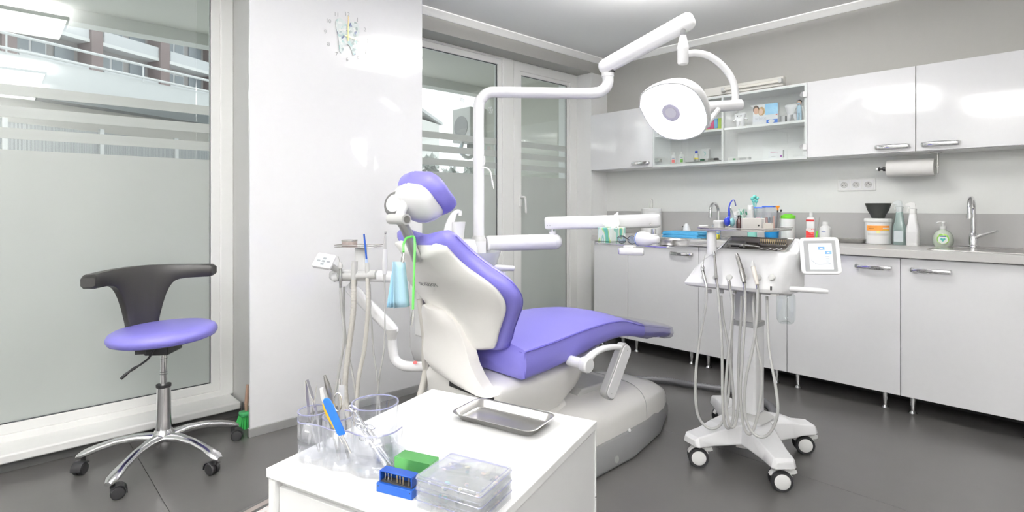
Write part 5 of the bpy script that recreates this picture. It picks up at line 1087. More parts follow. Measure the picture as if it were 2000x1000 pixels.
cart_piece('ultrasonic_scaler', 'white ultrasonic scaler with grey tip in the fifth slot', [('tip', (1469.5, 509), (1471, 522), [.0035, .0065, .0095], LGREY), ('body', (1471, 522), (1479, 556), [.0095, .0095, .0075], mat('ivory_plastic', (.74, .70, .64), .4)), ('collar', (1479, 556), (1480, 566), [.006, .0055, .005], STEEL)],
    [(1480, 565, 0), (1478, 620, 0), (1470, 680, 0), (1457, 740, 0), (1454, 800, .01), (1465, 838, .02), (1486, 854, .02), (1506, 842, .02), (1519, 805, .02), (1514, 750, .03), (1503, 690, .05), (1499, 630, .08), (1498, 578, .1)])
# corrugated drain hose across the floor
fh = [at(1142, 742, Z=.022), at(1200, 739.5, Z=.022), at(1290, 742.5, Z=.022), at(1350, 752, Z=.022), at(1430, 764, Z=.022), at(1480, 780, Z=.022), at(1505, 795, Z=.022), at(1508, 815, Z=.022), at(1490, 822, Z=.022)]
pth = smooth_path(fh, 26); rings_ = []
for i, p in enumerate(pth):
    d = (pth[min(i+1, len(pth)-1)]-pth[max(i-1, 0)]).normalized(); xx = d.cross(_U).normalized(); rad = .0215 if i % 2 else .0185
    rings_.append([p + xx*(rad*cos(2*pi*j/12)) + _U*(rad*sin(2*pi*j/12)) for j in range(12)])
o = MB().loft(rings_).build('floor_hose', mat('dark_grey_hose', (.12, .12, .13), .4), smooth=70); tag(o, 'dark grey corrugated hose lying on the floor between chair and cart', 'hose')
# instruments in the cart's tray recess
li = lambda px, py: at(px, py, Z=.955)
dv = thing('hand_engine', 'grey boxy hand engine lying in the tray recess of the cart', 'device', V((2.53, 1.12, .94)), 'instruments in the cart recess')
RM = frame_X(V((2.478, 1.125, .9715)), V((0, -1, 0)), V((-.42, 0, 1)))
MB().box((-.045, -.018, -.006), (.03, .018, .018), RM).build('housing', mat('silver_housing', (.55, .55, .54), .3, metal=.6), dv, bevel=.004)
MB().box((-.03, -.0185, .001), (.02, -.018, .010), RM).build('dark_panel', BLACK, dv)
MB().tube([RM @ V((.03, 0, .004)), RM @ V((.07, -.002, .002)), RM @ V((.095, -.004, .0))], [.009, .006, .002], 10, 3).build('nose', STEEL, dv)
MB().lathe([(.008, 0), (.009, .002), (.009, .004), (.005, .005)], RM @ V((.018, -.018, .004)), RM.to_3x3() @ V((0, -1, 0)), n=16).build('dial', STEEL, dv)
rk = thing('bur_rack', 'steel bur rack with a row of gold burs in the cart recess', 'bur rack', V((2.57, .97, .95)), 'instruments in the cart recess')
RR = frame_X(V((2.508, .985, .9765)), V((0, -1, 0)), V((-.42, 0, 1)))
MB().box((-.062, -.012, 0), (.055, .014, .012), RR).build('rack_block', STEEL, rk, bevel=.001)
for k in range(14): q = -.055+.0083*k; MB().tube([RR @ V((q, .006, .0122)), RR @ V((q, .006, .020)), RR @ V((q, .006, .028))], [.001, .001, .0024], 7, 0).build('bur', mat('gold_bur', (.7, .55, .3), .3, metal=1), rk)
for k, q in enumerate((-.04, -.005, .022, .042)):
    b0 = frame_X(V((2.466, .985, .9570)), V((0, -1, 0)), V((-.42, 0, 1))); o = MB().cyl(b0 @ V((q-.006, -.010, .006)), b0 @ V((q+.008, .008, .006)), .0058, n=14).build('drill_chuck', CHROME)
    tag(o, ('small chrome chuck beside the hand engine in the cart recess', 'chrome chuck second from the left in front of the bur rack', 'chrome chuck third from the left in front of the bur rack', 'rightmost chrome chuck in front of the bur rack')[k], 'chuck', 'instruments in the cart recess')
# ------------------------------------------------------------------ things on the cart shelf
SG = 'things on the top shelf of the instrument cart'; S1_ = SZ + .0008
def on_shelf(px, D): p = at(px, 443, D=D); return V((p.x, p.y, S1_))
def lathe_thing(nm, lb, cat, base, parts, group=None, n=24):
    r = thing(nm, lb, cat, base, group)
    for pn, prof, m_ in parts: MB().lathe(prof, base, n=n).build(pn, m_, r)
    return r
WJ = mat('white_jar_plastic', (.78, .78, .77), .35)
lathe_thing('lid', 'small flat white lid at the left end of the cart shelf', 'lid', on_shelf(1374, 2.52), [('rim', [(.019, 0), (.021, .002), (.021, .013), (.019, .015), (.005, .0155)], WJ)], SG)
lathe_thing('jar', 'squat white jar with a wide lid on the cart shelf', 'jar', on_shelf(1405, 2.52), [('body', [(.021, 0), (.024, .003), (.024, .02), (.022, .0205)], WJ), ('lid', [(.026, .0207), (.027, .023), (.027, .034), (.024, .037), (.005, .0375)], WHITE2)], SG)
gg = thing('goggles', 'blue safety goggles standing on end on the cart shelf', 'goggles', on_shelf(1425, 2.47), SG); GB = mat('cobalt_plastic', (.01, .03, .38), .3)
g1 = on_shelf(1423, 2.47)
MB().tube([at(1419, 441, D=2.47), at(1420, 432, D=2.47), at(1424, 422, D=2.47), at(1424, 405, D=2.47), at(1428, 394, D=2.47), at(1434, 391, D=2.5), at(1437, 402, D=2.53)], [.006, .009, .006, .0035, .0032, .003, .003], 10, 5, flat=.7).build('frame', GB, gg)
MB().ell(at(1420, 433, D=2.465), (.014, .014, .020), None, 16, 10).build('lens_cup', GB, gg)
MB().ell(at(1430, 434, D=2.50), (.010, .012, .020), None, 16, 10).build('nose_cup', mat('clear_teal', (.3, .62, .65), .2), gg)
MB().tube([at(1426, 405, D=2.48), at(1431, 418, D=2.5), at(1432, 432, D=2.5)], .004, 8, 4).build('strap', mat('pale_strap', (.6, .66, .64), .5), gg)
lathe_thing('dropper_bottle', 'dark brown glass dropper bottle on the cart shelf', 'bottle', on_shelf(1444, 2.47), [('body', [(.012, 0), (.013, .003), (.013, .036), (.007, .047), (.0065, .05)], mat('brown_glass', (.05, .02, .02), .15)), ('cap', [(.0075, .0502), (.0075, .060), (.004, .062)], BLACK)], SG)
lathe_thing('vial', 'clear vial with a white screw cap behind the brown bottle', 'vial', on_shelf(1437, 2.56), [('body', [(.012, 0), (.013, .002), (.013, .055), (.009, .06)], mat('pale_vial', (.62, .66, .70), .2)), ('cap', [(.0105, .0602), (.0105, .076), (.009, .077)], WHITE2)], SG)
p = on_shelf(1452, 2.60); o = MB().cbox(p + V((0, 0, .045)), (.03, .04, .09), -.6).build('glove_carton', pattern_mat('green_print', [(0, (.1, .45, .3)), (.45, (.75, .8, .77)), (.6, (.3, .6, .45))], 40)); tag(o, 'small green printed carton behind the white box on the cart shelf', 'carton', SG)
bxn = thing('carton', 'long cream white carton lying on the cart shelf', 'carton', on_shelf(1470, 2.42), SG)
CM = frame_X(at(1470.5, 443, D=2.42), _R*.97 - _F*.2, (0, 0, 1)); CM.translation.z = S1_
MB().box((-.046, -.015, 0), (.046, .015, .050), CM).build('box', mat('cream_carton', (.72, .69, .66), .6), bxn, bevel=.001)
for k in range(9): MB().box((.032, -.0154, .008+.0042*k), (.042, -.0151, .0105+.0042*k), CM).build('printed_bar', GREY, bxn)
MB().lathe([(.004, 0), (.004, .0003)], CM @ V((.02, -.0151, .018)), CM.to_3x3() @ V((0, -1, 0)), n=10).build('printed_dot', BLACK, bxn)
lathe_thing('cup_stack', 'stack of white plastic cups behind the cream carton', 'cups', on_shelf(1466, 2.52), [('cup', [(.013, 0), (.017, .06), (.0175, .062), (.0165, .062), (.0125, .003)], WJ), ('cup', [(.0135, .0625), (.0155, .085), (.016, .087), (.012, .087)], WJ), ('cup', [(.013, .0875), (.0125, .104), (.010, .106)], WJ)], SG)
tf = thing('teal_brush_bunch', 'bunch of teal tipped brushes standing on the cart shelf', 'brushes', on_shelf(1473, 2.56), SG)
TEAL = mat('teal_plastic', (.16, .58, .52), .4)
MB().lathe([(.010, 0), (.011, .08), (.012, .095), (.010, .096)], on_shelf(1474, 2.56), n=16).build('holder', clear_glass('pale_teal_clear', (.7, .9, .88), .05, 1.5, .3, (.5, .8, .78)), tf)
for k, (dx, dy) in enumerate(((-6, 8), (0, 12), (6, 9), (-3, 4), (4, 3))): MB().ell(at(1474+dx*.8, 396-dy, D=2.56), (.0085, .0085, .008), None, 10, 7).build('brush_tip', TEAL, tf); MB().tube([on_shelf(1474, 2.56) + V((0, 0, .06)), at(1474+dx*.8, 397-dy, D=2.56)], .0016, 6, 0).build('brush_stem', TEAL, tf)
CLR = clear_glass('clear_container', (.95, .96, .97), .03, 1.6, .12, (.85, .85, .9)); BLID = mat('blue_lid', (.03, .12, .62), .35)
for lb, px, D, w_, h_, cols_ in (('clear container of pink rolls with a blue lid on the cart shelf', 1484, 2.50, .036, .098, ((.80, .35, .55), (.78, .3, .5), (.35, .6, .85))), ('taller clear container with a blue lid beside the pen holder', 1503, 2.45, .046, .103, ((.75, .4, .35), (.4, .5, .6), (.6, .6, .62)))):
    p = on_shelf(px, D); r = thing('clear_container', lb, 'container', p, SG); m = MB(); open_box(m, (p.x-w_/2, p.y-w_/2, S1_), (p.x+w_/2, p.y+w_/2, S1_+h_-.006), .0015); m.build('walls', CLR, r)
    MB().box((p.x-w_/2-.001, p.y-w_/2-.001, S1_+h_-.0058), (p.x+w_/2+.001, p.y+w_/2+.001, S1_+h_)).build('lid', BLID, r, bevel=.001)
    for k, c_ in enumerate(cols_): q = p + V(((k-1)*.009, (1-k)*.007, .002)); MB().tube([q, q + V((.002, .003, .05))], .0045, 8, 0).build('roll', mat('roll_%d_%d' % (px, k), c_, .5), r)
p = on_shelf(1500, 2.37); wk = thing('cotton_block', 'small cream block with notched top at the front of the cart shelf', 'block', p, SG)
BM_ = frame_X(p, _R, (0, 0, 1)); MB().loft([[BM_ @ V((x, y, z)) for x, z in ((-.017, 0), (.017, 0), (.017, .030), (.012, .030), (.012, .024), (.008, .024), (.008, .030), (-.008, .030), (-.008, .024), (-.012, .024), (-.012, .030), (-.017, .030))] for y in (-.012, .012)]).build('block', mat('cream_block', (.74, .70, .64), .5), wk)
p = on_shelf(1514, 2.42); ph = thing('pen_holder', 'clear holder with an orange topped syringe at the right end of the cart shelf', 'holder', p, SG)
m = MB(); open_box(m, (p.x-.016, p.y-.014, S1_), (p.x+.016, p.y+.014, S1_+.075), .0012); m.build('walls', CLR, ph)
MB().tube([p + V((0, -.004, .003)), at(1519, 411, D=2.42)], [.0035, .0035], 8, 0).build('syringe', BLACK, ph); MB().lathe([(.003, 0), (.004, .010), (.0075, .014), (.008, .020), (.003, .021)], at(1519, 411, D=2.42), n=14).build('plunger_top', mat('orange_plastic', (.9, .33, .02), .4), ph)
MB().tube([p + V((.006, -.006, .003)), at(1525, 413, D=2.40)], [.0025, .0025], 7, 0).build('pen', DSTEEL, ph); MB().ell(at(1525.5, 411, D=2.40), (.005, .005, .005)).build('pen_cap', BLACK, ph)
MB().tube([p + V((-.006, .004, .003)), p + V((-.006, .004, .06))], .004, 8, 0).build('pink_stick', mat('salmon_plastic', (.75, .38, .28), .5), ph)
# ================================================================== THINGS ON THE WORKTOP
WZ = ZT + .0008; WG = 'things standing along the worktop'
def wt_at(px, py, X=None): p = at(px, py, Z=WZ) if X is None else at(px, py, X=X); return V((p.x, p.y, WZ))
PLW = mat('white_bottle_plastic', (.78, .78, .78), .35)
# tissue box on the swivel tray
c0 = at(1193, 473, Z=TZ); TZZ = TZ + .0012
d1_ = (at(1158, 470.5, Z=TZ)-c0).normalized(); d2_ = V((d1_.y, -d1_.x, 0)); d2_ = d2_ if d2_.dot(_R) > 0 else -d2_
tb_ = thing('tissue_box', 'tissue box with a green leaf print on the swivel tray', 'tissue box', c0)
LEAF = pattern_mat('leaf_print', [(0, (.12, .45, .38)), (.36, (.45, .62, .20)), (.44, (.74, .80, .76)), (.60, (.30, .58, .50)), (.68, (.78, .82, .80))], 26, 'noise', .5, (1, 1, .5), 0)
TBM = frame_X(V((c0.x, c0.y, TZZ)), d2_, (0, 0, 1)); sgn = 1 if (TBM.to_3x3() @ V((0, 1, 0))).dot(d1_) > 0 else -1
TBW, TBD, TBH = .115, .098, .074
MB().box((0, 0 if sgn > 0 else -TBD, 0), (TBW, TBD if sgn > 0 else 0, TBH), TBM).build('box', LEAF, tb_, bevel=.002)
cT = TBM @ V((TBW/2, sgn*TBD/2, TBH)); m = MB(); random.seed(5); rings_ = []
for k, (r_, z, dx) in enumerate(((.035, 0, 0), (.042, .018, -.006), (.030, .036, .004), (.016, .058, .022), (.004, .080, .034))): rings_.append([cT + _R*(dx + r_*cos(2*pi*i/16)*(1+.25*sin(i*2.7+k))) + V((_F.x, _F.y, 0))*(r_*.5*sin(2*pi*i/16)) + V((0, 0, z + .006*sin(i*1.9+k))) for i in range(16)])
m.loft(rings_, False, True).build('tissue', mat('white_tissue', (.85, .85, .85), .9), tb_, smooth=25)
# white canister with wire hook
p = wt_at(1272, 445, X=4.12); r = lathe_thing('canister', 'tall white canister with a wire hook at the window end of the worktop', 'canister', p, [('body', [(.080, 0), (.084, .004), (.084, .185), (.082, .190)], PLW), ('lid', [(.085, .1905), (.086, .195), (.086, .215), (.080, .22), (.01, .221)], WHITE2)], WG, 32)
h_ = p + V((0, 0, .22)); MB().tube([h_ + _R*-.010, h_ + _R*-.010 + _U*.06, h_ + _R*-.004 + _U*.078, h_ + _R*.006 + _U*.078, h_ + _R*.012 + _U*.06, h_ + _R*.012], .003, 8, 4).build('wire_hook', STEEL, r)
# blue napkin packs
for k, lb in enumerate(('lower blue napkin pack on the worktop behind the swivel tray', 'upper blue napkin pack on the worktop behind the swivel tray')):
    q = wt_at(1331, 464); NM = Matrix.Translation(q + V((.06, .0, .0235*k))) @ Matrix.Rotation(radians(90-2+3*k), 4, 'Z')
    o = thing('napkin_pack', lb, 'napkins', q, WG)
    for j in range(3): MB().box((-.15+.003*j, -.09, .0077*j), (.15-.004*j, .09, .0077*j+.007), NM).build('folded_layer', mat('sky_blue_paper_%d' % (j % 2), ((.08, .40, .72), (.12, .46, .78))[j % 2], .7), o, bevel=.002)
q = wt_at(1341, 452, X=4.05); r = lathe_thing('spotted_bottle', 'small white bottle with dark spots behind the blue napkins', 'bottle', q, [('body', [(.030, 0), (.034, .01), (.033, .05), (.022, .085), (.012, .10), (.003, .102)], WHITE)], WG)
for a in (.03, .05, .075): MB().ell(q + V((-.022, .026-.05*a, a)), (.004, .006, .005), None, 8, 6).build('dark_spot', BLACK, r)
# sponge and small carton by the far sink
q = wt_at(1393, 466); o = MB().cbox(q + V((0, 0, .016)), (.05, .085, .032), .1).build('sponge', mat('yellow_sponge', (.78, .72, .10), .9, bump=.6, bscale=250, noise=.15), bevel=.005); tag(o, 'yellow sponge beside the far sink', 'sponge', WG)
q = wt_at(1398, 458, X=4.03); o = MB().cbox(q + V((0, 0, .045)), (.03, .07, .09), .1).build('small_carton', pattern_mat('blue_scrap_print', [(0, (.7, .7, .7)), (.45, (.1, .3, .55)), (.55, (.65, .66, .66)), (.65, (.3, .2, .18))], 45)); tag(o, 'small blue printed carton behind the yellow sponge', 'carton', WG)
# teal box, teal tray, blue tub, wipes canister behind the cart
q = wt_at(1469, 467, X=4.0); o = MB().cbox(q + V((0, 0, .04)), (.05, .06, .08), .1).build('teal_dispenser', mat('mint_plastic', (.28, .66, .58), .4), bevel=.012); tag(o, 'mint green dispenser below the cart shelf on the worktop', 'dispenser', WG)
q = wt_at(1515, 471, X=3.9); r = thing('mint_tray', 'flat mint green tray with a clear end on the worktop', 'tray', q, WG)
m = MB(); open_box(m, (q.x-.06, q.y-.07, WZ), (q.x+.06, q.y+.15, WZ+.018), .003); m.build('tray', mat('mint_plastic', (.28, .66, .58), .4), r); MB().box((q.x-.055, q.y-.13, WZ), (q.x+.055, q.y-.071, WZ+.015)).build('clear_end', mat('pale_lilac_film', (.6, .64, .75), .3), r)
lathe_thing('blue_tub', 'bright blue round tub with a lid left of the wipes canister', 'tub', wt_at(1507, 463, X=4.12), [('body', [(.043, 0), (.046, .004), (.049, .052), (.048, .053)], mat('bright_blue_plastic', (.02, .30, .68), .35)), ('lid', [(.051, .0535), (.052, .056), (.052, .067), (.048, .07), (.005, .0705)], mat('bright_blue_plastic2', (.03, .34, .72), .35))], WG)
lathe_thing('wipes_canister', 'white wipes canister with a lime green lid on the worktop', 'canister', wt_at(1539, 470, X=4.05), [('body', [(.044, 0), (.046, .003), (.046, .15), (.045, .152)], PLW), ('lid', [(.047, .1525), (.0475, .155), (.0475, .172), (.042, .176), (.03, .177), (.028, .184), (.006, .185)], mat('lime_green_plastic', (.16, .58, .03), .4))], WG)
# red bottle, toothbrush, white bottle
q = wt_at(1584, 468, X=4.08); r = thing('red_bottle', 'slim white bottle with a red printed label behind the touch screen', 'bottle', q, WG)
sq = lambda w_, h_, z, c=q: [V((c.x+p[0], c.y+p[1], c.z+z)) for p in rrect(w_, h_, .008, 3)]
MB().loft([sq(.034, .052, 0), sq(.036, .054, .004), sq(.036, .054, .15), sq(.028, .040, .162), sq(.022, .022, .166)]).build('body', PLW, r, smooth=40)
MB().cyl(q + V((0, 0, .166)), q + V((0, 0, .195)), .0105, n=16).build('cap', WHITE2, r)
RED = mat('red_print', (.60, .03, .03), .4)
MB().box((q.x-.0186, q.y-.026, q.z+.04), (q.x-.0182, q.y+.026, q.z+.085), None).build('label_fruit', pattern_mat('red_fruit_print', [(0, (.62, .03, .03)), (.5, (.72, .12, .1)), (.58, (.8, .75, .73))], 26), r)
MB().box((q.x-.0186, q.y-.026, q.z+.135), (q.x-.0182, q.y+.026, q.z+.147)).build('label_stripe', RED, r); MB().box((q.x-.0186, q.y-.026, q.z+.004), (q.x-.0182, q.y+.026, q.z+.0395)).build('label_base', RED, r)
q = wt_at(1593, 468, X=4.03); r = thing('brush', 'green handled cleaning brush leaning by the red labelled bottle', 'brush', q, WG)
MB().tube([q, q + V((.02, -.004, .07))], .006, 8, 0).build('handle', mat('lime_green_plastic', (.16, .58, .03), .4), r); MB().tube([q + V((.02, -.004, .07)), q + V((.055, -.008, .165))], [.004, .003], 8, 0).build('shaft', DSTEEL, r)
r = lathe_thing('white_bottle', 'small round white bottle right of the red labelled bottle', 'bottle', wt_at(1612, 468, X=4.06), [('body', [(.034, 0), (.036, .004), (.036, .075), (.030, .098), (.017, .108), (.016, .112)], PLW), ('cap', [(.0165, .1125), (.0165, .132), (.0155, .134)], WHITE2)], WG)
q = V(r.location); MB().box((q.x-.0366, q.y-.012, q.z+.066), (q.x-.0358, q.y+.012, q.z+.070)).build('label_line', mat('navy_print', (.05, .1, .3), .5), r)
q = wt_at(1664, 474); o = MB().loft([[V((q.x+p[0]*k, q.y+p[1]*k, q.z+z)) for p in rrect(.11, .2, .05, 6)] for k, z in ((.72, 0), (.8, .004), (.97, .026), (1.04, .0275), (1.04, .0262), (.95, .022), (.78, .004), (.6, .002))]).build('kidney_dish', STEEL, smooth=60); tag(o, 'shallow oval steel dish on the worktop left of the plaster tub', 'dish', WG)
# tub with orange label and black rubber bowl
q = wt_at(1715, 476); r = lathe_thing('plaster_tub', 'white tub with an orange label on the worktop', 'tub', q, [('body', [(.066, 0), (.070, .004), (.072, .135), (.071, .137)], PLW), ('lid', [(.075, .1375), (.076, .14), (.076, .156), (.073, .161), (.01, .162)], WHITE2)], WG, 36)
def wrap(cq, rad, a0, a1, z0, z1, m_, nm, par, n=10):
    m = MB(); m.loft([[V((cq.x+rr*cos(a), cq.y+rr*sin(a), cq.z+z)) for rr, z in ((rad, z0), (rad, z1), (rad+.0006, z1), (rad+.0006, z0))] for a in [a0+(a1-a0)*i/n for i in range(n+1)]]); return m.build(nm, m_, par)
va = math.atan2(-q.y, -q.x)
wrap(q, .0722, va-.95, va+.95, .085, .117, mat('orange_label', (.85, .33, .06), .5), 'label', r)
wrap(q, .0728, va+.35, va+.85, .098, .104, WHITE2, 'label_text', r); wrap(q, .0728, va-.8, va-.1, .106, .110, mat('dark_orange_print', (.35, .13, .03), .5), 'label_text', r); wrap(q, .0728, va-.75, va-.3, .097, .101, MATS['dark_orange_print'], 'label_text', r); wrap(q, .0728, va+.3, va+.9, .087, .092, mat('ochre_print', (.55, .40, .06), .5), 'label_text', r)
wrap(q, .0724, va-.12, va+.15, .070, .084, mat('yellow_sticker', (.78, .82, .35), .5), 'sticker', r); wrap(q, .0722, va-.85, va+.85, .055, .068, mat('faint_grey_print', (.62, .62, .62), .5), 'label_lower', r)
o = MB().lathe([(.034, .002), (.036, 0), (.037, .006), (.042, .02), (.058, .05), (.068, .082), (.072, .094), (.070, .0945), (.062, .076), (.050, .045), (.032, .018), (.004, .015)], q + V((0, 0, .1625)), n=36).build('rubber_bowl', mat('black_rubber', (.03, .032, .03), .5)); tag(o, 'black flexible mixing bowl standing on the plaster tub', 'bowl')
# two spray bottles
def spray(px, py, lb, mb_, mt_, hgt, mlab):
    q = wt_at(px, py); r = thing('spray_bottle', lb, 'spray bottle', q, WG); s = hgt/.27
    R_ = lambda w_, h_, z: [V((q.x+p[0], q.y+p[1], q.z+z*s)) for p in rrect(w_, h_, min(w_, h_)*.3, 4)]
    MB().loft([R_(.05, .062, 0), R_(.054, .066, .005), R_(.054, .066, .105), R_(.044, .050, .135), R_(.038, .042, .165), R_(.034, .036, .195), R_(.028, .030, .20)]).build('bottle', mb_, r, smooth=40)
    MB().loft([R_(.032, .034, .2005), R_(.032, .036, .225), R_(.030, .04, .23)]).build('collar', mt_, r, smooth=40)
    hM = Matrix.Translation(q + V((0, 0, .23*s))) @ Matrix.Rotation(radians(100), 4, 'Z')
    MB().loft([[hM @ V((x, y, z)) for x, z in ((-.016, 0), (.012, 0), (.018, .014), (.034, .016), (.036, .03), (.01, .042), (-.012, .036))] for y in (-.011, .011)]).build('spray_head', mt_, r, bevel=.003)
    MB().loft([[hM @ V((x, y, z)) for x, z in ((.016, .012), (.022, .013), (.032, -.016), (.027, -.02))] for y in (-.006, .006)]).build('trigger', mt_, r)
    MB().box((q.x-.0285, q.y-.024, q.z+.02*s), (q.x-.0272, q.y+.024, q.z+.085*s)).build('label', mlab, r)
    return r
spray(1757, 478, 'clear pale teal spray bottle left of the white one', clear_glass('pale_teal_bottle', (.82, .93, .91), .1, 1.5, .55, (.62, .76, .74)), mat('pale_clear_head', (.60, .64, .64), .25), .275, mat('pale_grey_label', (.58, .64, .66), .5))
spray(1783, 480, 'white spray bottle next to the sink', PLW, WHITE2, .26, mat('pale_label', (.70, .70, .70), .5))
# soap dispenser
q = wt_at(1842, 481); r = thing('soap_dispenser', 'clear soap dispenser with a green label next to the sink', 'soap dispenser', q, WG)
R_ = lambda w_, h_, z: [V((q.x+p[0], q.y+p[1], q.z+z)) for p in rrect(w_, h_, min(w_, h_)*.45, 5)]
MB().loft([R_(.05, .075, 0), R_(.056, .095, .012), R_(.058, .102, .035), R_(.054, .095, .062), R_(.044, .07, .085), R_(.03, .038, .096), R_(.026, .028, .10)]).build('bottle', mat('green_tinted_soap', (.74, .82, .70), .12, trans=.3), r, smooth=50)
MB().lathe([(.015, .1005), (.016, .104), (.016, .118), (.006, .12), (.0055, .135), (.013, .137), (.014, .145), (.008, .148)], q, n=20).build('pump', WHITE2, r); MB().tube([q + V((0, 0, .141)), q + V((-.02, .016, .143)), q + V((-.034, .026, .137))], [.007, .006, .004], 8, 4).build('pump_spout', WHITE2, r)
lm = frame_M(q + V((-.0305, -.004, .045)), (0, -1, 0), (-1, 0, .04))
MB().prism([(p[0], p[1]) for p in rrect(.058, .062, .028, 6)], 0, .0012, lm).build('label', pattern_mat('green_white_label', [(0, (.25, .55, .08)), (.42, (.5, .7, .2)), (.5, (.8, .86, .78)), (.62, (.35, .62, .15))], 42), r)
MB().prism([(.024*cos(2*pi*i/20), .024*sin(2*pi*i/20)-.004) for i in range(20)], .0013, .0018, lm).build('label_disc', mat('label_white', (.8, .84, .8), .5), r)
hrt = [(0, -.014), (.012, 0), (.012, .006), (.006, .009), (0, .004), (-.006, .009), (-.012, .006), (-.012, 0)]; MB().prism([(x, y-.003) for x, y in hrt], .0019, .0023, lm).build('label_heart', mat('teal_heart', (.1, .5, .42), .5), r)
MB().prism([(-.016, .012), (.016, .012), (.016, .018), (-.016, .018)], .0019, .0022, lm).build('label_text', mat('navy_print', (.05, .1, .3), .5), r)
# ================================================================== THINGS IN THE GLASS CABINET
GZ0, GZ1 = UZ0 + .0188, 1.7398
def gc(px, z, X=4.1): p = at(px, 250, X=X); return V((X, p.y, z))
GGr = 'things in the glass wall cabinet'
def flat_box(nm, lb, cat, base, d, w_, h_, m_, rz=0, grp=GGr, m2=None):
    r = thing(nm, lb, cat, base, grp); M_ = Matrix.Translation(base) @ Matrix.Rotation(rz, 4, 'Z'); MB().box((-d/2, -w_/2, 0), (d/2, w_/2, h_), M_).build('box', m_, r, bevel=.0008); return r, M_
# colour cards tray
r, M_ = flat_box('colour_card_tray', 'lime tray of pink, blue and green packets on the glass cabinet shelf', 'tray', gc(1397, GZ1), .06, .15, .012, mat('lime_tray', (.55, .62, .08), .5))
for k, (nm, c_) in enumerate((('pink_packet', (.70, .16, .32)), ('rose_packet', (.62, .10, .22)), ('blue_packet', (.20, .42, .70)), ('green_packet', (.45, .62, .12)))): MB().box((-.02, .03-.03*k+.002, .0122), (-.012, .06-.03*k-.002, .088), M_).build(nm, mat(nm, c_, .5), r)
# bottles
def bott(px, lb, X, hh, rad, capc, labels, z=GZ0):
    q = gc(px, z, X); r = lathe_thing('bottle', lb, 'bottle', q, [('body', [(rad-.002, 0), (rad, .003), (rad, hh*.55), (rad*.72, hh*.74), (rad*.42, hh*.80), (rad*.4, hh*.82)], PLW), ('cap', [(rad*.46, hh*.822), (rad*.46, hh*.99), (rad*.4, hh)], capc)], GGr)
    a = math.atan2(-q.y, -q.x)
    for (z0, z1, w_, m_, nm) in labels: wrap(q, rad+.0002, a-w_, a+w_, z0, z1, m_, nm, r, 6)
    return r
NAVY = mat('navy_print', (.05, .1, .3), .5)
bott(1315, 'white bottle with a red fruit picture in the glass cabinet', 4.10, .105, .026, WHITE2, [(.018, .042, .45, mat('red_berry_print', (.68, .12, .12), .5, noise=.5, nscale=120), 'fruit_print'), (.052, .056, .4, NAVY, 'label_text')])
bott(1331, 'white bottle with a green leaf picture in the glass cabinet', 4.12, .110, .026, WHITE2, [(.018, .045, .42, mat('green_leaf_print', (.16, .45, .06), .5, noise=.5, nscale=120), 'leaf_print'), (.056, .060, .3, NAVY, 'label_text')])
bott(1360, 'white bottle with a blue cap and yellow label in the glass cabinet', 4.13, .105, .024, mat('blue_cap', (.03, .07, .55), .4), [(.036, .048, .7, mat('yellow_label', (.80, .68, .08), .5), 'label')])
r, M_ = flat_box('medicine_carton', 'white carton with a teal figure in the glass cabinet', 'carton', gc(1379, GZ0, 4.14), .035, .062, .115, PLW); MB().tube([M_ @ V((-.0178, .01, .095)), M_ @ V((-.0178, -.004, .08)), M_ @ V((-.0178, .004, .062))], .0035, 6, 4).build('printed_figure', mat('teal_print', (.3, .6, .58), .5), r)
# steel tray with small things
q = gc(1372, GZ0, 4.055); r = thing('small_tray', 'small steel tray holding dark clips in the glass cabinet', 'tray', q, GGr); m = MB(); open_box(m, (q.x-.03, q.y-.15, q.z), (q.x+.03, q.y+.13, q.z+.012), .002); m.build('tray', STEEL, r)
for k, (dy, c_) in enumerate(((.05, STEEL), (.0, mat('dark_green_clip', (.02, .12, .05), .4)), (-.04, LGREY), (-.08, DSTEEL), (-.115, BLACK))): MB().cbox(q + V((0, dy, .018)), (.03, .028, .026)).build('clip', c_, r, bevel=.004)
# tooth figure on the shelf
TOOTH = mat('white_enamel', (.80, .79, .82), .3)
def tooth_fig(q, s, lb, face=True):
    r = thing('tooth_figure', lb, 'figurine', q, GGr); rr = []
    MB().loft([[q + V((s*d*.55*sin(a), s*w_*cos(a), s*z)) for a in [2*pi*i/18 for i in range(18)]] for z, w_, d in ((.42, .22, .25), (.5, .30, .3), (.65, .33, .34), (.82, .38, .36), (.93, .40, .34), (.97, .33, .26), (.95, .12, .1))]).build('crown', TOOTH, r, smooth=60)
    for sg in (-1, 1): MB().tube([q + V((0, sg*s*.13, s*.5)), q + V((0, sg*s*.17, s*.25)), q + V((0, sg*s*.2, s*.002))], [s*.13, s*.11, s*.055], 10, 4).build('root', TOOTH, r)
    if face:
        for sg in (-1, 1): MB().ell(q + V((-s*.185, sg*s*.12, s*.76)), (s*.02, s*.035, s*.05), None, 10, 7).build('eye', BLACK, r); MB().tube([q + V((0, sg*s*.3, s*.6)), q + V((-.01*s, sg*s*.45, s*.52))], s*.05, 7, 0).build('arm', TOOTH, r); MB().ell(q + V((-.02*s, sg*s*.48, s*.5)), (s*.04,)*3, None, 8, 6).build('hand', DSTEEL, r)
        MB().tube([q + V((-s*.19, s*.08, s*.66)), q + V((-s*.2, 0, s*.63)), q + V((-s*.19, -s*.08, s*.66))], s*.012, 5, 3).build('smile', GREY, r)
    return r
tooth_fig(gc(1446, GZ1, 4.09), .112, 'small smiling tooth figure on the glass cabinet shelf')
tooth_fig(gc(1548, GZ1, 4.12), .135, 'larger plain tooth figure beside the little dentist figure', False)
q = gc(1561, GZ1, 4.08); r = thing('dentist_figure', 'little figure in a pale blue coat leaning on the large tooth figure', 'figurine', q, GGr)
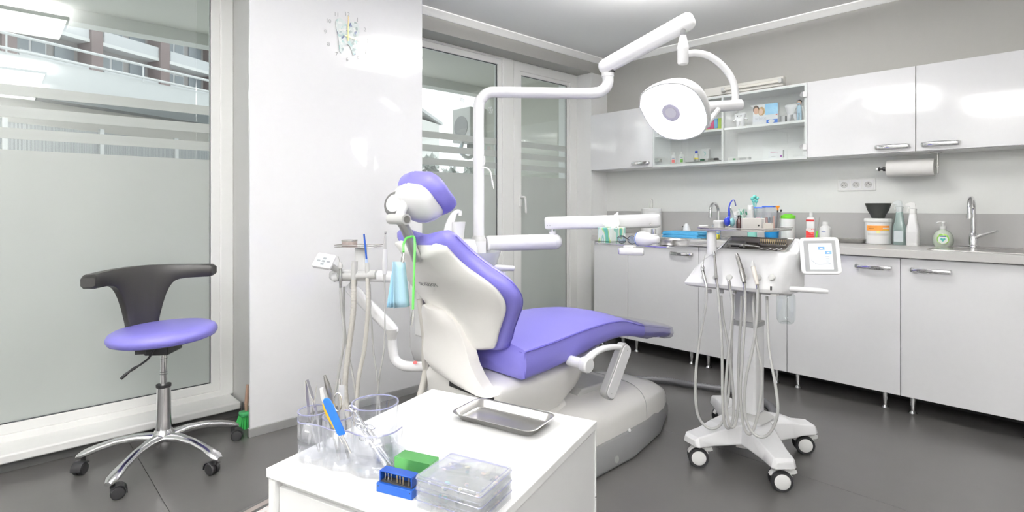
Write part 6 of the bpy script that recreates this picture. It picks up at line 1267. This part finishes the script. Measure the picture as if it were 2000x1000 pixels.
COAT = mat('pale_blue_coat', (.45, .62, .75), .6)
MB().loft([[q + V((d*sin(a), w_*cos(a), z)) for a in [2*pi*i/14 for i in range(14)]] for z, w_, d in ((.055, .016, .010), (.08, .015, .010), (.10, .018, .011), (.108, .012, .009), (.116, .006, .006))]).build('body', COAT, r, smooth=60)
for sg in (-1, 1): MB().tube([q + V((0, sg*.008, .06)), q + V((0, sg*.009, .03)), q + V((0, sg*.010, .001))], [.008, .007, .006], 8, 3).build('leg', COAT, r); MB().tube([q + V((0, sg*.017, .102)), q + V((-.004, sg*.028, .08)), q + V((-.006, sg*.03, .06))], [.005, .0045, .004], 8, 3).build('arm', WHITE2, r)
MB().ell(q + V((0, 0, .128)), (.014, .015, .017), None, 14, 9).build('head', mat('figurine_skin', (.72, .50, .40), .5), r); MB().ell(q + V((.004, 0, .136)), (.014, .016, .014), None, 14, 9).build('hair', mat('figurine_hair', (.04, .03, .03), .6), r); MB().ell(q + V((-.009, 0, .122)), (.007, .009, .006), None, 10, 7).build('mask', mat('mask_blue', (.35, .6, .85), .6), r)
MB().tube([q + V((-.008, -.032, .001)), q + V((-.006, -.03, .10))], .003, 7, 0).build('staff', WHITE2, r)
MB().box((q.x-.022, q.y-.045, q.z), (q.x+.02, q.y+.05, q.z+.0006)).build('stand', WHITE2, r)
# whitening carton with printed faces
q = gc(1496, GZ1, 4.06); r, M_ = flat_box('whitening_carton', 'white and blue whitening carton with a smiling couple printed on it', 'carton', q, .03, .178, .145, mat('carton_white', (.80, .80, .82), .4))
Xf = -.0152
def pr(nm, y0, y1, z0, z1, m_, t=.0004, lift=0): return MB().box((Xf-t-lift, y0, z0), (Xf-lift, y1, z1), M_).build(nm, m_, r)
pr('blue_print', -.088, .0, .062, .144, pattern_mat('blue_gradient_print', [(0, (.10, .35, .70)), (.6, (.35, .62, .85))], 12, constant=False)); pr('red_print', -.086, -.04, .058, .066, RED, lift=.0005)
def disc(nm, y, z, ry, rz_, m_, lift): MB().loft([[M_ @ V((Xf-lift-h, y+ry*cos(a), z+rz_*sin(a))) for a in [2*pi*i/18 for i in range(18)]] for h in (0, .0004)]).build(nm, m_, r)
disc('printed_hair', .064, .112, .022, .030, mat('brown_print', (.10, .06, .04), .5), .0006); disc('printed_face', .063, .102, .017, .025, mat('skin_print', (.72, .45, .33), .5), .0012)
disc('printed_hair', .025, .095, .024, .032, mat('blond_print', (.50, .32, .14), .5), .0006); disc('printed_face', .030, .093, .015, .023, mat('skin_print2', (.78, .55, .44), .5), .0012)
pr('printed_panel', -.075, .088, .022, .066, mat('pale_panel_print', (.76, .77, .82), .4), lift=.0018)
pr('blue_swoosh', -.088, -.01, .001, .03, mat('royal_blue_print', (.05, .16, .55), .4), lift=.0024); disc('swoosh_disc', -.045, .016, .022, .013, WHITE2, .003)
text_obj('lettering', 'white', .036, M_ @ frame_M((Xf-.0026, .03, .045), (0, -1, 0), (-1, 0, 0)), mat('silver_print', (.55, .56, .62), .4), r, .0006)
flat_box('white_block', 'plain white box beside the whitening carton', 'box', gc(1528, GZ1, 4.13), .04, .05, .055, mat('grey_white_block', (.62, .62, .64), .5))
# lower right bay
r, M_ = flat_box('device_strip', 'flat grey device with a small green display in the glass cabinet', 'device', gc(1444, GZ0, 4.06), .04, .16, .022, LGREY); MB().box((-.0206, .02, .005), (-.02, .04, .017), M_).build('display', mat('green_display', (.05, .25, .08), .3), r); MB().box((-.0206, -.06, .004), (-.02, -.01, .018), M_).build('buttons', GREY, r)
r, M_ = flat_box('small_white_carton', 'small white carton with a purple logo in the glass cabinet', 'carton', gc(1516, GZ0, 4.08), .025, .1, .058, mat('carton_white', (.80, .80, .82), .4)); MB().box((-.0128, -.045, .008), (-.0125, -.03, .022), M_).build('purple_logo', mat('purple_print', (.35, .08, .4), .5), r); MB().box((-.0128, -.02, .044), (-.0125, .035, .048), M_).build('label_text', mat('rose_print', (.6, .3, .4), .5), r); MB().box((-.0128, .0, .014), (-.0125, .03, .018), M_).build('label_text', LGREY, r)
r, M_ = flat_box('flat_white_pack', 'flat white pack at the right end of the glass cabinet', 'pack', gc(1563, GZ0, 4.08), .04, .085, .012, PLW); MB().box((-.0206, -.04, .004), (-.02, -.036, .009), M_).build('clip', BLACK, r)
for o in bpy.data.objects:
    if '_moved' in o: del o['_moved']
bpy.context.view_layer.update()
